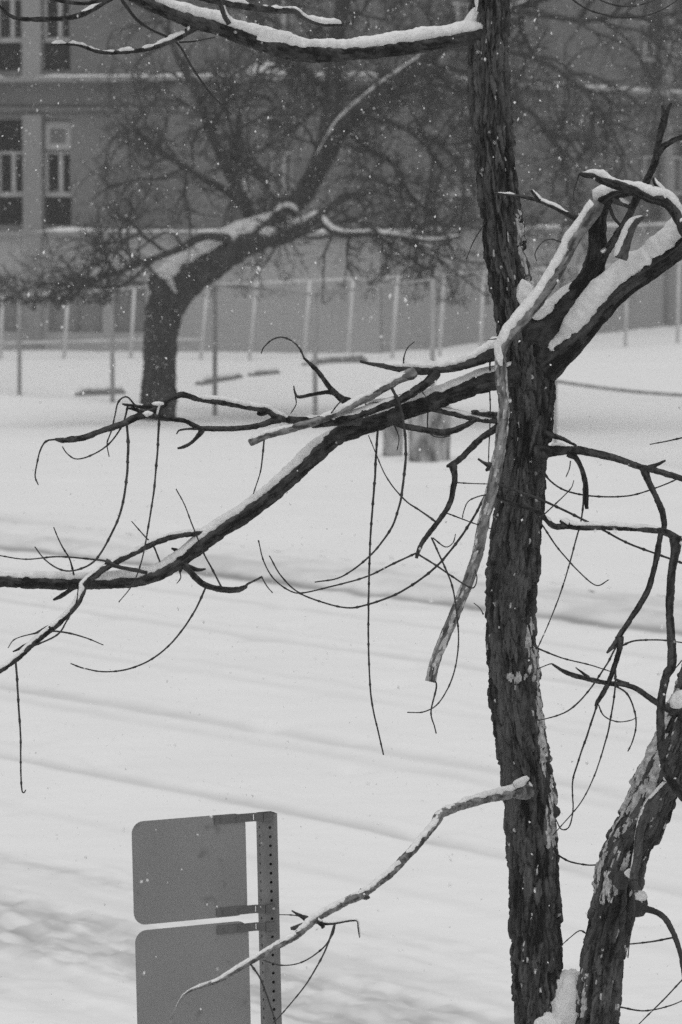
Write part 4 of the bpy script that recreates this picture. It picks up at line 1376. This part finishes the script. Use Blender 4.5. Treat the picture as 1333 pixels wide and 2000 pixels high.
flimb([(482, 405, 9), (440, 372, 8), (400, 350, 7), (350, 318, 6), (310, 290, 5), (270, 260, 4), (240, 250, 3)], DB, DB - 1.5)
flimb([(460, 468, 9), (400, 462, 8), (345, 488, 7), (280, 512, 6), (220, 535, 6), (150, 552, 5), (80, 553, 4)], DB - .4, DB - 2.2)
flimb([(626, 424, 8), (640, 445, 7), (670, 458, 7), (720, 456, 6), (780, 462, 5), (840, 470, 4), (900, 462, 3)], DB - 1.2, DB - 2.4, snow=5, keep=[(0, 1), (.3, .3), (.5, 1), (1, .2)])
flimb([(560, 440, 10), (580, 425, 8), (560, 408, 6), (535, 420, 5)], DB - .4, DB - .9, snow=8)
flimb([(820, 128, 8), (870, 150, 7), (930, 180, 6), (1000, 195, 6), (1060, 240, 5), (1100, 310, 4), (1110, 380, 3)], DB - 1.6, DB - 3)
flimb([(900, 70, 7), (960, 95, 6), (1040, 110, 6), (1110, 150, 5), (1170, 210, 4), (1220, 300, 3)], DB - 2, DB - 3.5)
flimb([(1000, 20, 7), (1060, 28, 6), (1140, 40, 6), (1230, 30, 5), (1320, 60, 4), (1400, 90, 3)], DB - 2.4, DB - 4)
flimb([(650, 190, 8), (600, 140, 7), (560, 120, 6), (520, 60, 5), (490, -20, 4)], DB + .5, DB + 2)
flimb([(672, 250, 8), (720, 290, 6), (770, 320, 6), (800, 380, 5), (850, 420, 4), (880, 480, 3)], DB - .3, DB - 2)
flimb([(700, 225, 8), (760, 240, 6), (820, 260, 6), (880, 300, 5), (930, 380, 4)], DB - .5, DB - 2.2)
flimb([(690, 180, 7), (735, 172, 6), (790, 180, 6), (860, 165, 5), (920, 200, 4)], DB - .2, DB + 1.5)
flimb([(470, 400, 7), (462, 300, 5), (470, 220, 4), (500, 150, 3), (510, 90, 3)], DB, DB + 1)

# the twig mass: recursive drooping, curling shoots
CR_V, CR_F = [], []
nv = 0


def shoot(p, d, L, r, level, rng):
    global nv
    n = max(5, int(L / (0.16 if level < 2 else 0.1)))
    pts = [p.copy()]
    dirs = [d.copy()]
    curl = rng.normal(0, 1, 3) * (0.12 + 0.05 * level)
    for i in range(n):
        d = d + curl + rng.normal(0, 0.16, 3) + np.array((0, 0, -0.045 if level < 2 else 0.0))
        d /= np.linalg.norm(d)
        if rng.random() < 0.16:
            curl = rng.normal(0, 1, 3) * (0.2 + 0.07 * level)
        if p[2] < 2.3:                   # shoots turn back up before they reach the snow
            d[2] = abs(d[2]) + 0.4
            d /= np.linalg.norm(d)
        p = p + d * (L / n)
        pts.append(p.copy())
        dirs.append(d.copy())
    C = np.array(pts)
    R = np.linspace(r, max(0.0048, r * 0.42), len(C))
    T, E1, E2 = frames(C)
    s = 4 if level < 2 else 3
    th = np.arange(s) * 2 * np.pi / s
    P = C[:, None] + R[:, None, None] * (np.cos(th)[None, :, None] * E1[:, None] + np.sin(th)[None, :, None] * E2[:, None])
    i, j = np.meshgrid(np.arange(len(C) - 1), np.arange(s), indexing='ij')
    F = np.stack((i * s + j, i * s + (j + 1) % s, (i + 1) * s + (j + 1) % s, (i + 1) * s + j), -1).reshape(-1, 4) + nv
    CR_V.append(P.reshape(-1, 3))
    CR_F.append(F)
    nv += len(C) * s
    if level < 3:
        k_ = {0: 6, 1: 4, 2: 2}[level]
        for _ in range(rng.poisson(k_)):
            i_ = rng.integers(max(1, len(C) // 6), len(C))
            dd = dirs[i_] + rng.normal(0, 0.75, 3)
            dd /= np.linalg.norm(dd)
            shoot(C[i_].copy(), dd, L * rng.uniform(0.32, 0.62), R[i_] * 0.75, level + 1, rng)


rng = np.random.default_rng(5)
for C, RR in FLIMBS:
    Lm = np.linalg.norm(np.diff(C, axis=0), axis=1).sum()
    for _ in range(int(Lm * 3.6) + 1):
        i_ = rng.integers(int(len(C) * 0.25), len(C))
        t = C[min(i_ + 1, len(C) - 1)] - C[i_ - 1]
        t /= np.linalg.norm(t)
        dd = t * 0.6 + rng.normal(0, 0.8, 3)
        dd[1] *= 0.8
        dd /= np.linalg.norm(dd)
        shoot(C[i_].copy(), dd, rng.uniform(0.9, 2.3), min(RR[i_] * 0.6, 0.034), 0, rng)
link('crown', mesh_np('crown', np.vstack(CR_V), np.vstack(CR_F)), M['far_twig'], FT)

# ------------------------------------------------------------------ the street sign seen from behind
DS = 11.05
SA = math.radians(27)
sx = np.array((math.cos(SA), math.sin(SA), 0.0))      # along the plates, left to right and away
lean = math.radians(1.2)
sz = np.array((math.sin(-lean) * 1.0, 0, math.cos(lean)))
sy = np.cross(sz, sx)                                  # away from the viewer
sy /= np.linalg.norm(sy)
top = at(521, 1588, DS)
foot = top - sz * (top[2] - 0.0) / sz[2]
SG = empty('street_sign', (foot[0], foot[1], 0.0), 'two grey sign plates seen from behind, bracketed to a perforated steel post', 'sign')


def plate(c_tl, wd, ht, rad, thick, name, m, parent):
    """rounded-corner sheet: c_tl = top left corner on the viewer's side"""
    out = []
    for cx, cz, a0 in ((wd - rad, -rad, 0), (rad, -rad, 90), (rad, -ht + rad, 180), (wd - rad, -ht + rad, 270)):
        for i in range(9):
            a = math.radians(a0 + i * 90 / 8)
            out.append((cx + rad * math.cos(a), cz + rad * math.sin(a)))
    n = len(out)
    V = [c_tl + sx * x + sz * z for x, z in out] + [c_tl + sx * x + sz * z + sy * thick for x, z in out]
    me = bpy.data.meshes.new(name)
    me.from_pydata([tuple(v) for v in V], [], [tuple(range(n)), tuple(range(2 * n - 1, n - 1, -1))] + [(i + n, (i + 1) % n + n, (i + 1) % n, i) for i in range(n)])
    me.update()
    o = link(name, me, m, parent)
    return o


PW, PH = 0.360, 0.300
# perforated square tube
a_ = 0.047
pm = MB()
H_ = top[2] + 0.4
hole, pitch_ = 0.0095, 0.0268


def perforated_face(mb, o, ex, ez, nrm, wd, ht):
    """sheet with a row of eight-sided holes down its middle, with thickness"""
    nh = int(ht / pitch_)
    tk = 0.003
    for lay in (0, 1):
        oo = o - nrm * (tk * lay)
        for k_ in range(nh):
            zc = ht - pitch_ * (k_ + 0.5)
            if zc < ht - 1.3:
                mb.quad(*[oo + ex * x + ez * z for x, z in ((0, 0), (wd, 0), (wd, zc + pitch_ / 2), (0, zc + pitch_ / 2))])
                break
            ring = [(wd / 2 + hole / 2 * math.cos(q), zc + hole / 2 * math.sin(q)) for q in np.arange(8) * math.pi / 4]
            sq = [(wd, zc), (wd, zc + pitch_ / 2), (wd / 2, zc + pitch_ / 2), (0, zc + pitch_ / 2), (0, zc), (0, zc - pitch_ / 2), (wd / 2, zc - pitch_ / 2), (wd, zc - pitch_ / 2)]
            for q in range(8):
                q2 = (q + 1) % 8
                mb.quad(*[oo + ex * x + ez * z for x, z in (sq[q], sq[q2], ring[q2], ring[q])])
                if lay == 0:
                    A1 = [oo + ex * x + ez * z for x, z in (ring[q], ring[q2])]
                    mb.quad(A1[0], A1[1], A1[1] - nrm * tk, A1[0] - nrm * tk)


SP = math.radians(24)
qx = np.array((math.cos(SP), math.sin(SP), 0))
qx = qx - sz * (qx @ sz); qx /= np.linalg.norm(qx)
qy = np.cross(sz, qx)
c0 = top - sz * H_ - qx * a_ / 2 - qy * a_ / 2
perforated_face(pm, c0, qx, sz, -qy, a_, H_)
perforated_face(pm, c0 + qx * a_, qy, sz, qx, a_, H_)
perforated_face(pm, c0 + qy * a_, qx, sz, qy, a_, H_)
perforated_face(pm, c0, qy, sz, -qx, a_, H_)
pm.build('post', M['post'], SG)
# plates hang off the left of the post on flat straps
right_edge = top - sx * (a_ / 2 + 0.047)
p_tl = right_edge - sx * PW + sz * 0.006 - sy * 0.004
pl1 = plate(p_tl, PW, PH, 0.036, 0.002, 'sign_plate', M['sign'], SG)
p_tl2 = p_tl - sz * (PH + 0.016) + sx * 0.002
pl2 = plate(p_tl2, PW, PH * 1.35, 0.036, 0.002, 'sign_plate', M['sign'], SG)


def bracket(zt):
    """flat strap bolted on the plate's back, cranked and wrapped on the post; a slot shows at the crank"""
    hb = 0.0245
    base = right_edge + sz * zt - sy * 0.0045
    mb = MB()
    x0, x1, x2 = -0.100, 0.020, 0.028
    # strap on the plate
    mb.box(base + sx * x0 - sz * hb, sx * (x1 - x0), -sy * 0.0028, sz * hb)
    # slotted bit: two thin bridges above and below the opening
    mb.box(base + sx * x1 - sz * hb, sx * (x2 - x1) * .45, -sy * 0.0028, sz * hb)
    mb.box(base + sx * (x1 + (x2 - x1) * .45) - sz * hb, sx * (x2 - x1) * .55, -sy * 0.0028, sz * hb * 0.15)
    mb.box(base + sx * (x1 + (x2 - x1) * .45) - sz * hb * 0.15, sx * (x2 - x1) * .55, -sy * 0.0028, sz * hb * 0.15)
    # crank towards the viewer and along the post's face
    e = base + sx * x2
    pf = c0 + sz * 0 - qy * 0.0035
    tgt = pf + sz * ((e - pf) @ sz) + qx * 0.002
    v = tgt - e
    nn = np.cross(v, sz)
    nn /= np.linalg.norm(nn)
    mb.box(e - sz * hb, v, nn * 0.0028, sz * hb * 1.0)
    mb.box(tgt - sz * hb, qx * (a_ * 0.62), -qy * 0.0028, sz * hb)
    o = mb.build('bracket', M['bracket'], SG)
    for bx_ in (-0.08, -0.03):
        bb = MB()
        c_ = base + sx * bx_ - sz * hb / 2 - sy * 0.0028
        bb.rod(c_, c_ - sy * 0.003, 0.0042, n=6)
        bb.build('bolt', M['bracket'], o)
    return o


bracket(0.004)
bracket(0.004 - PH + 0.030)
bracket(-PH - 0.018)
bracket(-2.35 * PH + 0.010)

# ------------------------------------------------------------------ falling snow
rng = np.random.default_rng(21)
N = 76000
dist = (rng.random(N) * (48 ** 3 - 7.0 ** 3) + 7.0 ** 3) ** (1 / 3)
X = (rng.random(N) - 0.5) * 0.26 * dist
Zc = CAM_H + (rng.random(N) * 0.40 - 0.30) * dist
ok = Zc > 0.15
X, Y, Zc = X[ok], dist[ok], Zc[ok]
n = len(X)
size = 0.0017 + 0.0030 * rng.random(n) ** 3.5
base = np.array(((1, 0, 0), (-1, 0, 0), (0, 1, 0), (0, -1, 0), (0, 0, 1), (0, 0, -1)), float)
tri = np.array(((0, 2, 4), (2, 1, 4), (1, 3, 4), (3, 0, 4), (2, 0, 5), (1, 2, 5), (3, 1, 5), (0, 3, 5)))
ab = rng.uniform(0.6, 1.25, (n, 6, 1)) * base[None]
ab[..., 2] *= rng.uniform(0.8, 2.0, (n, 1))
ax_ = rng.normal(0, 0.5, n)
ca, sa = np.cos(ax_)[:, None], np.sin(ax_)[:, None]
rx = ab[..., 0] * ca - ab[..., 2] * sa
rz = ab[..., 0] * sa + ab[..., 2] * ca
V = np.stack((X[:, None] + rx * size[:, None], Y[:, None] + ab[..., 1] * size[:, None], Zc[:, None] + rz * size[:, None]), -1).reshape(-1, 3)
Ft = (tri[None] + (np.arange(n) * 6)[:, None, None]).reshape(-1, 3)
tag(link('snowflakes', mesh_np('snowflakes', V, Ft, smooth=True), M['flake']), 'white snowflakes falling through the whole view', 'snowflakes', kind='stuff')

# ------------------------------------------------------------------ the snowy air
hz = MB()
hz.box((-60, -6, -1.4), (120, 0, 0), (0, 170, 0), (0, 0, 15.5))
hm = bpy.data.materials.new('snowy_air')
hm.use_nodes = True
hn = hm.node_tree
hn.nodes.remove(hn.nodes['Principled BSDF'])
pv = hn.nodes.new('ShaderNodeVolumePrincipled')
pv.inputs['Color'].default_value = (0.9, 0.9, 0.9, 1)
pv.inputs['Density'].default_value = 0.0017
hn.links.new(pv.outputs[0], hn.nodes['Material Output'].inputs['Volume'])
tag(hz.build('haze', hm), 'thin snowy haze filling the street', 'haze', kind='stuff')
